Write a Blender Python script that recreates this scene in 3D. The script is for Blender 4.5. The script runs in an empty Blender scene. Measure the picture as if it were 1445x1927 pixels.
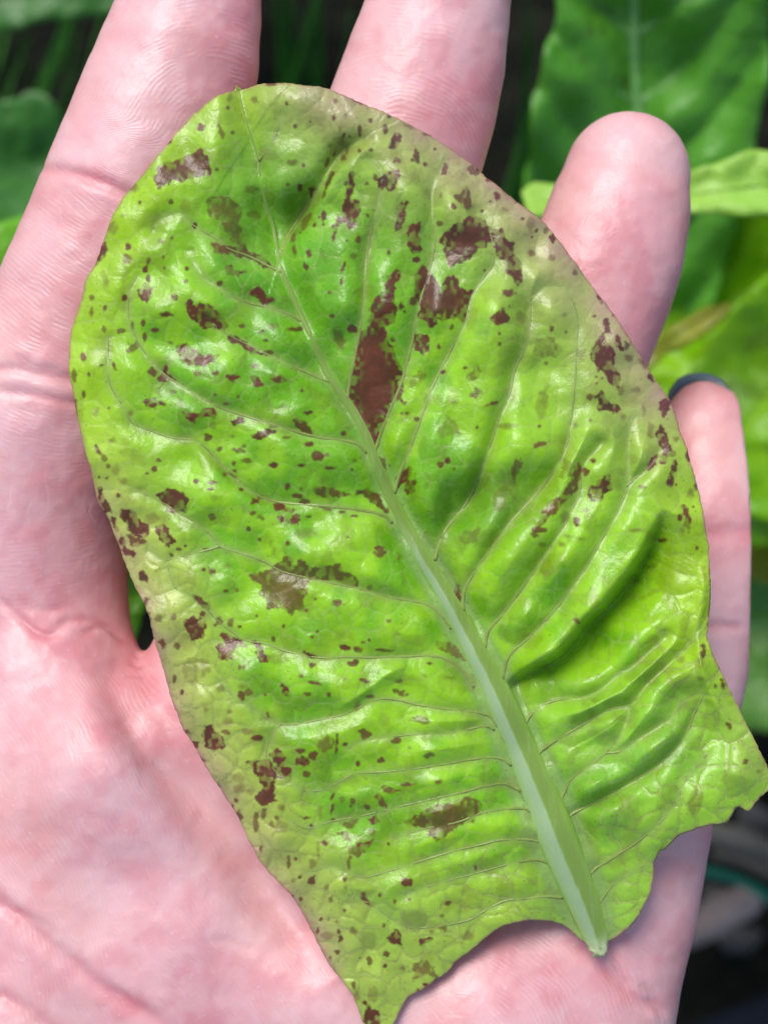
import bpy, math, random
import numpy as np
from mathutils import Vector
from mathutils.geometry import delaunay_2d_cdt

# ------------------------------------------------------------------ camera, sky, sun, exposure
MM = 0.001            # scene is in metres, the builders below work in millimetres
PPM = 18.0            # photograph pixels per millimetre in the plane of the held leaf
CX, CY = 722.5, 963.5
CAMD = 150.0          # camera height above the held leaf, mm
SC = bpy.context.scene
cam_d = bpy.data.cameras.new("camera")
cam = bpy.data.objects.new("camera", cam_d)
SC.collection.objects.link(cam)
SC.camera = cam
cam.location = (0, 0, CAMD * MM)
cam.rotation_euler = (0, 0, 0)
cam_d.sensor_fit = 'HORIZONTAL'
cam_d.sensor_width = 36.0
cam_d.lens = 36.0 * CAMD / (1445.0 / PPM)
cam_d.clip_start = 0.005
cam_d.clip_end = 200.0
cam_d.dof.use_dof = True
cam_d.dof.focus_distance = (CAMD + 1.0) * MM
cam_d.dof.aperture_fstop = cam_d.lens / 3.0

SUN_AZ, SUN_EL = math.radians(116), math.radians(51)   # azimuth counter-clockwise from +X
W = bpy.data.worlds.new("World")
SC.world = W
W.use_nodes = True
nt = W.node_tree
for n in list(nt.nodes):
    nt.nodes.remove(n)
sky = nt.nodes.new('ShaderNodeTexSky')
sky.sky_type = 'NISHITA'
sky.sun_disc = False
sky.sun_elevation = SUN_EL
sky.sun_rotation = math.pi / 2 - SUN_AZ
sky.air_density = 1.0
sky.dust_density = 1.6
sky.ozone_density = 1.0
bgn = nt.nodes.new('ShaderNodeBackground')
bgn.inputs[1].default_value = 0.095
wo = nt.nodes.new('ShaderNodeOutputWorld')
nt.links.new(sky.outputs[0], bgn.inputs[0])
nt.links.new(bgn.outputs[0], wo.inputs[0])

sd = bpy.data.lights.new("sun", 'SUN')
sd.energy = 1.5
sd.angle = math.radians(24)
sd.color = (1.0, 0.97, 0.93)
sun = bpy.data.objects.new("sun", sd)
SC.collection.objects.link(sun)
sun.rotation_euler = Vector((-math.cos(SUN_EL) * math.cos(SUN_AZ), -math.cos(SUN_EL) * math.sin(SUN_AZ),
                             -math.sin(SUN_EL))).to_track_quat('-Z', 'Y').to_euler()
SC.view_settings.view_transform = 'Standard'
SC.view_settings.look = 'None'
SC.view_settings.exposure = 0.87
SC.view_settings.gamma = 1.0
SC.view_settings.use_curve_mapping = False
SC.render.engine = 'CYCLES'
SC.cycles.use_denoising = True
SC.cycles.max_bounces = 5
SC.cycles.adaptive_threshold = 0.02

# ------------------------------------------------------------------ helpers
RNG = np.random.RandomState(7)
TAB = RNG.rand(256, 256).astype(np.float32)


def vnoise(x, y, seed=0):
    x = np.asarray(x, np.float64) + seed * 17.31
    y = np.asarray(y, np.float64) + seed * 5.77
    ix = np.floor(x).astype(np.int64)
    iy = np.floor(y).astype(np.int64)
    fx = x - ix
    fy = y - iy
    fx = fx * fx * (3 - 2 * fx)
    fy = fy * fy * (3 - 2 * fy)
    a = TAB[ix & 255, iy & 255]
    b = TAB[(ix + 1) & 255, iy & 255]
    c = TAB[ix & 255, (iy + 1) & 255]
    d = TAB[(ix + 1) & 255, (iy + 1) & 255]
    return ((a * (1 - fx) + b * fx) * (1 - fy) + (c * (1 - fx) + d * fx) * fy) * 2 - 1


def fbm(x, y, seed=0, o=3):
    s = 0.0
    a = 1.0
    for k in range(o):
        s = s + a * vnoise(x, y, seed + k * 3)
        x = x * 2.03 + 1.7
        y = y * 2.03 + 9.2
        a *= 0.5
    return s


def sstep(a, b, x):
    t = np.clip((x - a) / (b - a), 0, 1)
    return t * t * (3 - 2 * t)


def spline(pts, step):
    """Catmull-Rom through rows of numbers, resampled every `step` of the first two columns."""
    p = np.array(pts, float)
    p = np.vstack([2 * p[0] - p[1], p, 2 * p[-1] - p[-2]])
    out = []
    for i in range(1, len(p) - 2):
        n = max(2, int(np.hypot(*(p[i + 1] - p[i])[:2]) / step) + 1)
        t = np.linspace(0, 1, n, endpoint=False)[:, None]
        out.append(0.5 * (2 * p[i] + (p[i + 1] - p[i - 1]) * t + (2 * p[i - 1] - 5 * p[i] + 4 * p[i + 1] - p[i + 2]) * t ** 2
                          + (3 * p[i] - p[i - 1] - 3 * p[i + 1] + p[i + 2]) * t ** 3))
    out.append(p[-2][None])
    return np.vstack(out)


def pdist(X, Y, pts, cap):
    """distance to a polyline (capped), its side (+1 right of travel in image space) and arc position 0..1"""
    D = np.full(X.shape, cap, float)
    S = np.ones(X.shape)
    T = np.zeros(X.shape)
    seg = np.hypot(np.diff(pts[:, 0]), np.diff(pts[:, 1]))
    L = np.concatenate([[0], np.cumsum(seg)])
    for i in range(len(pts) - 1):
        x0, y0 = pts[i][:2]
        x1, y1 = pts[i + 1][:2]
        idx = np.nonzero((X > min(x0, x1) - cap) & (X < max(x0, x1) + cap) & (Y > min(y0, y1) - cap) & (Y < max(y0, y1) + cap))[0]
        if len(idx) == 0 or seg[i] == 0:
            continue
        dx, dy = x1 - x0, y1 - y0
        px, py = X[idx] - x0, Y[idx] - y0
        t = np.clip((px * dx + py * dy) / (dx * dx + dy * dy), 0, 1)
        d = np.hypot(px - t * dx, py - t * dy)
        m = d < D[idx]
        k = idx[m]
        D[k] = d[m]
        S[k] = np.where(dx * py[m] - dy * px[m] > 0, 1, -1)
        T[k] = (L[i] + t[m] * seg[i]) / L[-1]
    return D, S, T


def inside(X, Y, poly):
    r = np.zeros(X.shape, bool)
    n = len(poly)
    for i in range(n):
        x0, y0 = poly[i][:2]
        x1, y1 = poly[(i + 1) % n][:2]
        if y0 == y1:
            continue
        c = ((Y < y0) != (Y < y1)) & (X < (x1 - x0) * (Y - y0) / (y1 - y0) + x0)
        r ^= c
    return r


def world(X, Y, zmm):
    """photograph pixel + height in mm -> metres"""
    k = (CAMD - zmm) / CAMD / PPM
    return np.stack([(X - CX) * k, (CY - Y) * k, zmm + 0 * X], -1) * MM


def mesh_obj(name, co, faces, mat, parent=None, smooth=True, cols=None, flo=None):
    me = bpy.data.meshes.new(name)
    co = np.ascontiguousarray(co, np.float32)
    faces = np.asarray(faces)
    k = faces.shape[1]
    me.vertices.add(len(co))
    me.vertices.foreach_set('co', co.ravel())
    me.loops.add(faces.size)
    me.loops.foreach_set('vertex_index', faces.ravel().astype(np.int32))
    me.polygons.add(len(faces))
    me.polygons.foreach_set('loop_start', np.arange(0, faces.size, k, dtype=np.int32))
    me.update(calc_edges=True)
    me.validate()
    me.polygons.foreach_set('use_smooth', np.full(len(me.polygons), smooth))
    for nm, c in (cols or {}).items():
        at = me.attributes.new(nm, 'FLOAT_COLOR', 'POINT')
        c4 = np.ones((len(co), 4), np.float32)
        c4[:, :3] = c
        at.data.foreach_set('color', c4.ravel())
    for nm, c in (flo or {}).items():
        at = me.attributes.new(nm, 'FLOAT', 'POINT')
        at.data.foreach_set('value', np.asarray(c, np.float32))
    me.materials.append(mat)
    o = bpy.data.objects.new(name, me)
    SC.collection.objects.link(o)
    if parent is not None:
        o.parent = parent
        o.matrix_parent_inverse = parent.matrix_basis.inverted()
    return o


def empty(name, loc):
    o = bpy.data.objects.new(name, None)
    o.empty_display_size = 0.01
    SC.collection.objects.link(o)
    o.location = loc
    return o


def tag(o, label, cat, group=None):
    o['label'] = label
    o['category'] = cat
    if group:
        o['group'] = group
    return o


def sweep(name, ctr, nrm_w, profile, mat, parent, cols=None):
    """loft a closed cross-section along ctr (world metres); profile(i) -> (k,2) offsets (side, up) in metres"""
    n = len(ctr)
    t = np.gradient(ctr, axis=0)
    t /= np.linalg.norm(t, axis=1)[:, None] + 1e-12
    up = np.array(nrm_w, float)
    if up.ndim == 1:
        up = np.tile(up, (n, 1))
    side = np.cross(up, t)
    side /= np.linalg.norm(side, axis=1)[:, None] + 1e-12
    u2 = np.cross(t, side)
    V = []
    for i in range(n):
        p = profile(i)
        V.append(ctr[i] + p[:, :1] * side[i] + p[:, 1:2] * u2[i])
    k = len(V[0])
    V = np.vstack(V + [ctr[:1], ctr[-1:]])
    F = []
    for i in range(n - 1):
        for j in range(k):
            a, b = i * k + j, i * k + (j + 1) % k
            F += [(a, b, b + k), (a, b + k, a + k)]
    for j in range(k):
        F.append((n * k, (j + 1) % k, j))
        F.append((n * k + 1, (n - 1) * k + j, (n - 1) * k + (j + 1) % k))
    return mesh_obj(name, V, np.array(F), mat, parent)


def new_mat(name):
    m = bpy.data.materials.new(name)
    m.use_nodes = True
    t = m.node_tree
    for n in list(t.nodes):
        t.nodes.remove(n)
    out = t.nodes.new('ShaderNodeOutputMaterial')
    b = t.nodes.new('ShaderNodeBsdfPrincipled')
    t.links.new(b.outputs[0], out.inputs[0])
    return m, t, b, out


def N(t, kind, **kw):
    n = t.nodes.new('ShaderNode' + kind)
    for k, v in kw.items():
        if k.startswith('i_'):
            key = k[2:]
            key = int(key) if key.isdigit() else key.replace('_', ' ')
            n.inputs[key].default_value = v
        else:
            setattr(n, k, v)
    return n


def mixc(t, fac, a, b, blend='MIX'):
    n = t.nodes.new('ShaderNodeMix')
    n.data_type = 'RGBA'
    n.blend_type = blend
    for sock, v in ((n.inputs[0], fac), (n.inputs[6], a), (n.inputs[7], b)):
        if hasattr(v, 'links') or isinstance(v, bpy.types.NodeSocket):
            t.links.new(v, sock)
        elif isinstance(v, (int, float)):
            sock.default_value = v
        else:
            sock.default_value = (*v, 1)
    return n.outputs[2]


def ramp(t, fac, a, b):
    n = t.nodes.new('ShaderNodeMapRange')
    n.interpolation_type = 'SMOOTHSTEP'
    n.inputs[1].default_value = a
    n.inputs[2].default_value = b
    t.links.new(fac, n.inputs[0])
    return n.outputs[0]


def math_(t, op, a, b=None):
    n = t.nodes.new('ShaderNodeMath')
    n.operation = op
    for s, v in ((n.inputs[0], a), (n.inputs[1], b)):
        if v is None:
            continue
        if isinstance(v, bpy.types.NodeSocket):
            t.links.new(v, s)
        else:
            s.default_value = v
    return n.outputs[0]


def attr(t, name):
    n = t.nodes.new('ShaderNodeAttribute')
    n.attribute_name = name
    return n


def noise(t, scale, detail=3, rough=0.5, vec=None, dist=0.0):
    n = N(t, 'TexNoise', i_Scale=scale, i_Detail=detail, i_Roughness=rough, i_Distortion=dist)
    if vec is None:
        tc = t.nodes.new('ShaderNodeTexCoord')
        vec = tc.outputs['Object']
    t.links.new(vec, n.inputs['Vector'])
    return n.outputs[0]


def bump(t, h, strength, dist, prev=None):
    n = N(t, 'Bump', i_Strength=strength, i_Distance=dist)
    t.links.new(h, n.inputs['Height'])
    if prev is not None:
        t.links.new(prev, n.inputs['Normal'])
    return n.outputs[0]

# ------------------------------------------------------------------ materials
def make_skin():
    m, t, b, out = new_mat('skin')
    red = attr(t, 'redness').outputs['Fac']
    ph = attr(t, 'ridge_phase').outputs['Fac']
    amp = attr(t, 'ridge_amp').outputs['Fac']
    n3 = noise(t, 1700, 2, 0.6)
    pale = (0.76, 0.445, 0.445)
    pink = (0.65, 0.215, 0.235)
    n = t.nodes.new('ShaderNodeClamp')
    t.links.new(red, n.inputs[0])
    col = mixc(t, n.outputs[0], pale, pink)
    col = mixc(t, math_(t, 'MULTIPLY', ramp(t, noise(t, 75, 2, 0.5), 0.45, 0.72), 0.22), col, (0.74, 0.46, 0.36))
    # papillary ridges: sin(phase); the phase already carries its wobble and the amplitude its breaks
    w = math_(t, 'SINE', ph)
    rid = math_(t, 'MULTIPLY', w, amp)
    ridp = math_(t, 'MAXIMUM', rid, 0.0)
    col = mixc(t, math_(t, 'MULTIPLY', math_(t, 'POWER', ridp, 2.0), 0.15), col, (0.86, 0.66, 0.66))
    # fine flexure lines: sparse, broken, paler than the skin round them
    lin = math_(t, 'MULTIPLY', math_(t, 'POWER', math_(t, 'MAXIMUM', math_(t, 'SINE', attr(t, 'line_phase').outputs['Fac']), 0.0), 9.0), attr(t, 'line_amp').outputs['Fac'])
    lin2 = math_(t, 'MULTIPLY', math_(t, 'POWER', math_(t, 'MAXIMUM', math_(t, 'SINE', attr(t, 'cross_phase').outputs['Fac']), 0.0), 9.0), attr(t, 'cross_amp').outputs['Fac'])
    lin = math_(t, 'ADD', lin, lin2)
    n = t.nodes.new('ShaderNodeClamp')
    t.links.new(math_(t, 'MULTIPLY', lin, 0.15), n.inputs[0])
    col = mixc(t, n.outputs[0], col, (0.88, 0.70, 0.68))
    spk = ramp(t, n3, 0.62, 0.78)
    col = mixc(t, math_(t, 'MULTIPLY', spk, 0.25), col, (0.87, 0.68, 0.68))
    t.links.new(col, b.inputs['Base Color'])
    b.inputs['Roughness'].default_value = 0.42
    b.inputs['Specular IOR Level'].default_value = 0.55
    b.inputs['Subsurface Weight'].default_value = 0.35
    b.inputs['Subsurface Radius'].default_value = (1.0, 0.32, 0.2)
    b.inputs['Subsurface Scale'].default_value = 0.0022
    h1 = bump(t, math_(t, 'ADD', math_(t, 'SUBTRACT', math_(t, 'MULTIPLY', rid, 0.17), math_(t, 'MULTIPLY', lin, 0.40)), n3), 0.36, 0.00012)
    t.links.new(h1, b.inputs['Normal'])
    return m


def make_leaf_mat():
    m, t, b, out = new_mat('lettuce_blade')
    c = attr(t, 'pigment').outputs['Color']
    n1 = noise(t, 1100, 4, 0.62)
    col = mixc(t, 0.10, c, n1, 'OVERLAY')
    t.links.new(col, b.inputs['Base Color'])
    b.inputs['Specular IOR Level'].default_value = 0.48
    b.inputs['Roughness'].default_value = 0.31
    h = bump(t, n1, 0.42, 0.00024)
    t.links.new(h, b.inputs['Normal'])
    tr = N(t, 'BsdfTranslucent')
    t.links.new(col, tr.inputs['Color'])
    t.links.new(h, tr.inputs['Normal'])
    ms = N(t, 'MixShader', i_0=0.18)
    t.links.new(b.outputs[0], ms.inputs[1])
    t.links.new(tr.outputs[0], ms.inputs[2])
    t.links.new(ms.outputs[0], out.inputs[0])
    return m


def make_rib(name, c1, c2, rough, sc=(60, 60, 60)):
    m, t, b, out = new_mat(name)
    n1 = noise(t, 260, 4, 0.6)
    col = mixc(t, ramp(t, n1, 0.35, 0.65), c1, c2)
    t.links.new(col, b.inputs['Base Color'])
    b.inputs['Roughness'].default_value = rough
    b.inputs['Specular IOR Level'].default_value = 0.5
    b.inputs['Subsurface Weight'].default_value = 0.3
    b.inputs['Subsurface Radius'].default_value = (0.7, 1.0, 0.3)
    b.inputs['Subsurface Scale'].default_value = 0.0012
    t.links.new(bump(t, noise(t, 1400, 3), 0.3, 0.00012), b.inputs['Normal'])
    return m


def make_bg_leaf(name, c1, c2, spot=0.0, rough=0.42, trans=0.25, patch=None):
    m, t, b, out = new_mat(name)
    n1 = noise(t, 45, 4, 0.6)
    n2 = noise(t, 190, 3, 0.6)
    col = mixc(t, ramp(t, n1, 0.3, 0.7), c1, c2)
    if patch:
        col = mixc(t, ramp(t, noise(t, 70, 2, 0.5), 0.5, 0.68), col, patch)
    if spot:
        vec = t.nodes.new('ShaderNodeTexCoord').outputs['Object']
        col = mixc(t, math_(t, 'MULTIPLY', ramp(t, noise(t, 130, 3, 0.6, vec), 0.62, 0.67), spot), col, (0.07, 0.03, 0.015))
    t.links.new(col, b.inputs['Base Color'])
    b.inputs['Roughness'].default_value = rough
    b.inputs['Specular IOR Level'].default_value = 0.5
    h = bump(t, n2, 0.5, 0.002)
    t.links.new(h, b.inputs['Normal'])
    tr = N(t, 'BsdfTranslucent')
    t.links.new(col, tr.inputs['Color'])
    ms = N(t, 'MixShader', i_0=trans)
    t.links.new(b.outputs[0], ms.inputs[1])
    t.links.new(tr.outputs[0], ms.inputs[2])
    t.links.new(ms.outputs[0], out.inputs[0])
    return m


def make_plain(name, c1, c2, scale, rough=0.6, bs=0.4, bd=0.001):
    m, t, b, out = new_mat(name)
    n1 = noise(t, scale, 5, 0.6)
    t.links.new(mixc(t, ramp(t, n1, 0.3, 0.7), c1, c2), b.inputs['Base Color'])
    b.inputs['Roughness'].default_value = rough
    b.inputs['Specular IOR Level'].default_value = 0.5 if rough < 0.6 else 0.12
    t.links.new(bump(t, noise(t, scale * 3, 4), bs, bd), b.inputs['Normal'])
    return m


SKIN = make_skin()
BLADE = make_leaf_mat()
def make_midrib():
    m, t, b, out = new_mat('midrib_flesh')
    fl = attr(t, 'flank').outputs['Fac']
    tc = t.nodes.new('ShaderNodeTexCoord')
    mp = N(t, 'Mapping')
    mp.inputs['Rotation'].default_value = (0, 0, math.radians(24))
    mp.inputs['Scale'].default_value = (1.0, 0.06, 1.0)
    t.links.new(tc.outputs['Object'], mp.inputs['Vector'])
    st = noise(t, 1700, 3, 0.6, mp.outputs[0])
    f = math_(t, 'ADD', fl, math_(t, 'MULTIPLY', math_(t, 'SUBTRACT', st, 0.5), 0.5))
    col = mixc(t, ramp(t, f, 0.25, 0.75), (0.19, 0.295, 0.045), (0.29, 0.41, 0.20))  # second colour paints skylit shade on the left flank
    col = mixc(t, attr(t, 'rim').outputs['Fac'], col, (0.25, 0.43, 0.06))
    col = mixc(t, math_(t, 'MULTIPLY', ramp(t, st, 0.5, 0.7), 0.25), col, (0.34, 0.48, 0.17))
    col = mixc(t, attr(t, 'torn').outputs['Fac'], col, (0.50, 0.58, 0.28))
    t.links.new(col, b.inputs['Base Color'])
    b.inputs['Roughness'].default_value = 0.33
    b.inputs['Specular IOR Level'].default_value = 0.55
    t.links.new(bump(t, st, 0.35, 0.0002), b.inputs['Normal'])
    return m


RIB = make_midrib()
VEIN = make_rib('vein_flesh', (0.205, 0.265, 0.045), (0.27, 0.37, 0.07), 0.36)
NAIL = make_plain('nail_slate', (0.065, 0.10, 0.115), (0.085, 0.12, 0.135), 300, 0.36, 0.05, 0.0001)  # even dark slate tone for every nail

# ------------------------------------------------------------------ the setting: soil
xs = np.linspace(-1, 1, 161)
g = np.sign(xs) * np.abs(xs) ** 2.2 * 6.0
GX, GY = np.meshgrid(g, g)
GZ0 = -0.235
gz = GZ0 + 0.012 * fbm(GX * 22, GY * 22, 4, 4) * np.exp(-(np.hypot(GX, GY) / 1.5) ** 2)
gi = np.arange(161 * 161).reshape(161, 161)
gf = np.stack([gi[:-1, :-1], gi[:-1, 1:], gi[1:, 1:], gi[1:, :-1]], -1).reshape(-1, 4)
SOIL = make_plain('soil', (0.004, 0.005, 0.003), (0.013, 0.013, 0.008), 55, 0.9, 0.9, 0.006)
soil = mesh_obj('soil', np.stack([GX, GY, gz], -1).reshape(-1, 3), gf, SOIL)
soil['kind'] = 'structure'

# ------------------------------------------------------------------ the hand (one continuous surface)
FLAT = 0.88
VOX = 0.75
gx0, gx1, gy0, gy1, gz0, gz1 = -84.0, 44.0, -92.0, 72.0, -42.0, 6.0
ax = np.arange(gx0, gx1, VOX)
ay = np.arange(gy0, gy1, VOX)
az = np.arange(gz0, gz1, VOX)
BIG = 50.0
SHAPE = (len(ax), len(ay), len(az))


def stations(rows):
    """rows (pixel x, pixel y, half width px, axis height mm) -> mm centres and radii, densely resampled"""
    r = spline(rows, 45)
    w = world(r[:, 0], r[:, 1], r[:, 3]) / MM
    rad = r[:, 2] / PPM * (CAMD - r[:, 3]) / CAMD
    return w, rad


def chain(vol, c, rad, k=0.0):
    """smooth-union a chain of round cones into vol"""
    pad = rad.max() + 7.0
    lo = c.min(0) - pad
    hi = c.max(0) + pad
    sl = []
    for a, l, h in zip((ax, ay, az), lo, hi):
        i = np.nonzero((a >= l) & (a <= h))[0]
        sl.append(slice(i[0], i[-1] + 1))
    sl = tuple(sl)
    X, Y, Z = np.meshgrid(ax[sl[0]], ay[sl[1]], az[sl[2]] / FLAT, indexing='ij')
    X = X.astype(np.float32)
    Y = Y.astype(np.float32)
    Z = Z.astype(np.float32)
    d = np.full(X.shape, BIG, np.float32)
    for i in range(len(c) - 1):
        a = c[i].copy()
        b = c[i + 1].copy()
        a[2] /= FLAT
        b[2] /= FLAT
        e = b - a
        t = np.clip(((X - a[0]) * e[0] + (Y - a[1]) * e[1] + (Z - a[2]) * e[2]) / (e @ e), 0, 1)
        q = np.sqrt((X - a[0] - t * e[0]) ** 2 + (Y - a[1] - t * e[1]) ** 2 + (Z - a[2] - t * e[2]) ** 2) - (rad[i] + t * (rad[i + 1] - rad[i]))
        np.minimum(d, q, out=d)
    v = vol[sl]
    if k > 0:
        h = np.clip(0.5 + 0.5 * (v - d) / k, 0, 1)
        vol[sl] = v * (1 - h) + d * h - k * h * (1 - h)
    else:
        np.minimum(v, d, out=v)
    return vol


FING = {
    'index': [(398, -110, 100, -10.5), (362, 0, 132, -10), (322, 160, 158, -10), (233, 395, 166, -10.5), (140, 620, 168, -11.5), (78, 790, 174, -12), (56, 960, 174, -14), (62, 1080, 178, -15.5), (72, 1160, 170, -15.5), (92, 1270, 164, -14)],
    'middle': [(872, -120, 105, -12), (830, 0, 133, -11.5), (790, 160, 155, -11.5), (735, 330, 162, -12), (640, 600, 163, -13), (575, 800, 170, -13.5), (505, 1000, 162, -14), (468, 1150, 158, -14), (440, 1310, 164, -13)],
    'ring': [(1180, 330, 119, -15), (1165, 400, 134, -14.5), (1143, 480, 143, -14), (1106, 580, 146, -14), (1030, 750, 148, -14), (950, 920, 158, -14), (860, 1120, 158, -14), (780, 1290, 162, -14), (740, 1420, 170, -14)],
    'pinky': [(1324, 784, 68, -26), (1332, 828, 102, -25.5), (1338, 880, 119, -25), (1339, 930, 126, -24), (1334, 980, 128, -23), (1312, 1090, 124, -22), (1296, 1185, 122, -21), (1273, 1290, 126, -20), (1215, 1430, 140, -17), (1150, 1560, 172, -15), (1110, 1680, 190, -14)],
}
PALM = [
    [(88, 1300, 165, -13), (112, 1400, 190, -12.5), (115, 1600, 208, -12.5), (80, 2000, 220, -13), (60, 2750, 220, -15)],
    [(438, 1335, 165, -13.5), (420, 1440, 186, -13.5), (380, 1700, 205, -13.5), (300, 2100, 215, -14), (250, 2750, 220, -15)],
    [(780, 1300, 163, -14), (740, 1450, 188, -14), (690, 1700, 204, -13.5), (600, 2100, 215, -14), (480, 2750, 225, -15)],
    [(1152, 1560, 172, -15), (1108, 1720, 190, -14), (1078, 1870, 196, -13), (1000, 2150, 220, -13), (780, 2750, 230, -15)],
    [(-40, 2010, 190, -9), (-60, 2250, 300, -11), (0, 2750, 260, -14)],
    [(-80, 2350, 250, -12), (-330, 2050, 200, -13), (-520, 1760, 170, -14), (-640, 1500, 165, -14), (-720, 1330, 130, -14)],
]
PADS = [(205, 1440, 150, -6.5), (560, 1500, 140, -9.0), (905, 1900, 215, -10.0), (300, 1750, 190, -11.0), (600, 1820, 180, -11)]
palm = np.full(SHAPE, BIG, np.float32)
for rows in PALM:
    c, r = stations(rows)
    chain(palm, c[::3] if len(c) > 12 else c, r[::3] if len(c) > 12 else r, 5.0)
for p in PADS:
    c, r = stations([p, (p[0] + 30, p[1] + 60, p[2] * 0.95, p[3] - 0.5)])
    chain(palm, c, r, 6.0)
fing = np.full(SHAPE, BIG, np.float32)
for nm, rows in FING.items():
    c, r = stations(rows)
    chain(fing, c[::2], r[::2])
h_ = np.clip(0.5 + 0.5 * (palm - fing) / 3.0, 0, 1)
vol = palm * (1 - h_) + fing * h_ - 3.0 * h_ * (1 - h_)
vol[0] = vol[-1] = BIG
vol[:, 0] = vol[:, -1] = BIG
vol[:, :, 0] = vol[:, :, -1] = BIG


def surface_nets(vol):
    s = vol < 0
    n = vol.shape
    corn = [(i, j, k) for i in (0, 1) for j in (0, 1) for k in (0, 1)]
    cnt = np.zeros((n[0] - 1, n[1] - 1, n[2] - 1), np.int8)
    for i, j, k in corn:
        cnt += s[i:n[0] - 1 + i, j:n[1] - 1 + j, k:n[2] - 1 + k]
    act = (cnt > 0) & (cnt < 8)
    I = np.stack(np.nonzero(act), 1)
    idm = np.full(act.shape, -1, np.int64)
    idm[act] = np.arange(len(I))
    val = {c: vol[I[:, 0] + c[0], I[:, 1] + c[1], I[:, 2] + c[2]] for c in corn}
    P = np.zeros((len(I), 3))
    Wt = np.zeros(len(I))
    for a in corn:
        for d in range(3):
            if a[d]:
                continue
            b = list(a)
            b[d] = 1
            b = tuple(b)
            va, vb = val[a], val[b]
            m = (va < 0) != (vb < 0)
            t = np.where(m, va / np.where(m, va - vb, 1), 0)
            for q in range(3):
                P[:, q] += m * (a[q] + (t if q == d else 0))
            Wt += m
    P = P / Wt[:, None] + I
    F = []
    for d in range(3):
        sa = [slice(1, -1)] * 3
        sb = [slice(1, -1)] * 3
        sa[d] = slice(0, -1)
        sb[d] = slice(1, None)
        A = s[tuple(sa)]
        B = s[tuple(sb)]
        for flip in (0, 1):
            m = (A & ~B) if flip == 0 else (~A & B)
            q = np.stack(np.nonzero(m), 1)
            off = np.ones(3, int)
            off[d] = 0
            q = q + off
            u, v = [(1, 2), (2, 0), (0, 1)][d]
            ids = []
            for du, dv in ((-1, -1), (0, -1), (0, 0), (-1, 0)):
                r = q.copy()
                r[:, u] += du
                r[:, v] += dv
                ids.append(idm[r[:, 0], r[:, 1], r[:, 2]])
            f = np.stack(ids, 1)
            F.append(f if flip == 0 else f[:, ::-1])
    return P, np.vstack(F)


hp, hf = surface_nets(vol)
hp = hp * VOX + np.array([gx0, gy0, gz0])
e = np.vstack([hf[:, [0, 1]], hf[:, [1, 2]], hf[:, [2, 3]], hf[:, [3, 0]]])
deg = np.bincount(e.ravel(), minlength=len(hp))[:, None].astype(float)
for it in range(8):
    acc = np.zeros_like(hp)
    for q in range(3):
        acc[:, q] = np.bincount(e[:, 0], hp[e[:, 1], q], len(hp)) + np.bincount(e[:, 1], hp[e[:, 0], q], len(hp))
    hp = hp + (0.55 if it % 2 == 0 else -0.35) * (acc / deg - hp)
tmp = mesh_obj('tmp', hp, hf, SKIN)
sm = tmp.modifiers.new('s', 'SUBSURF')
sm.levels = 1
sm.subdivision_type = 'CATMULL_CLARK'
dg = bpy.context.evaluated_depsgraph_get()
me = tmp.evaluated_get(dg).to_mesh()
nv = len(me.vertices)
hv = np.empty(nv * 3, np.float32)
me.vertices.foreach_get('co', hv)
hv = hv.reshape(-1, 3).astype(float)
hn = np.empty(nv * 3, np.float32)
me.vertices.foreach_get('normal', hn)
hn = hn.reshape(-1, 3).astype(float)
hq = np.empty(len(me.loops), np.int32)
me.loops.foreach_get('vertex_index', hq)
hq = hq.reshape(-1, 4)
tmp.evaluated_get(dg).to_mesh_clear()
bpy.data.objects.remove(tmp)
HX = CX + hv[:, 0] * PPM * CAMD / (CAMD - hv[:, 2])
HY = CY - hv[:, 1] * PPM * CAMD / (CAMD - hv[:, 2])
up = sstep(0.05, 0.5, hn[:, 2])
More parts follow.
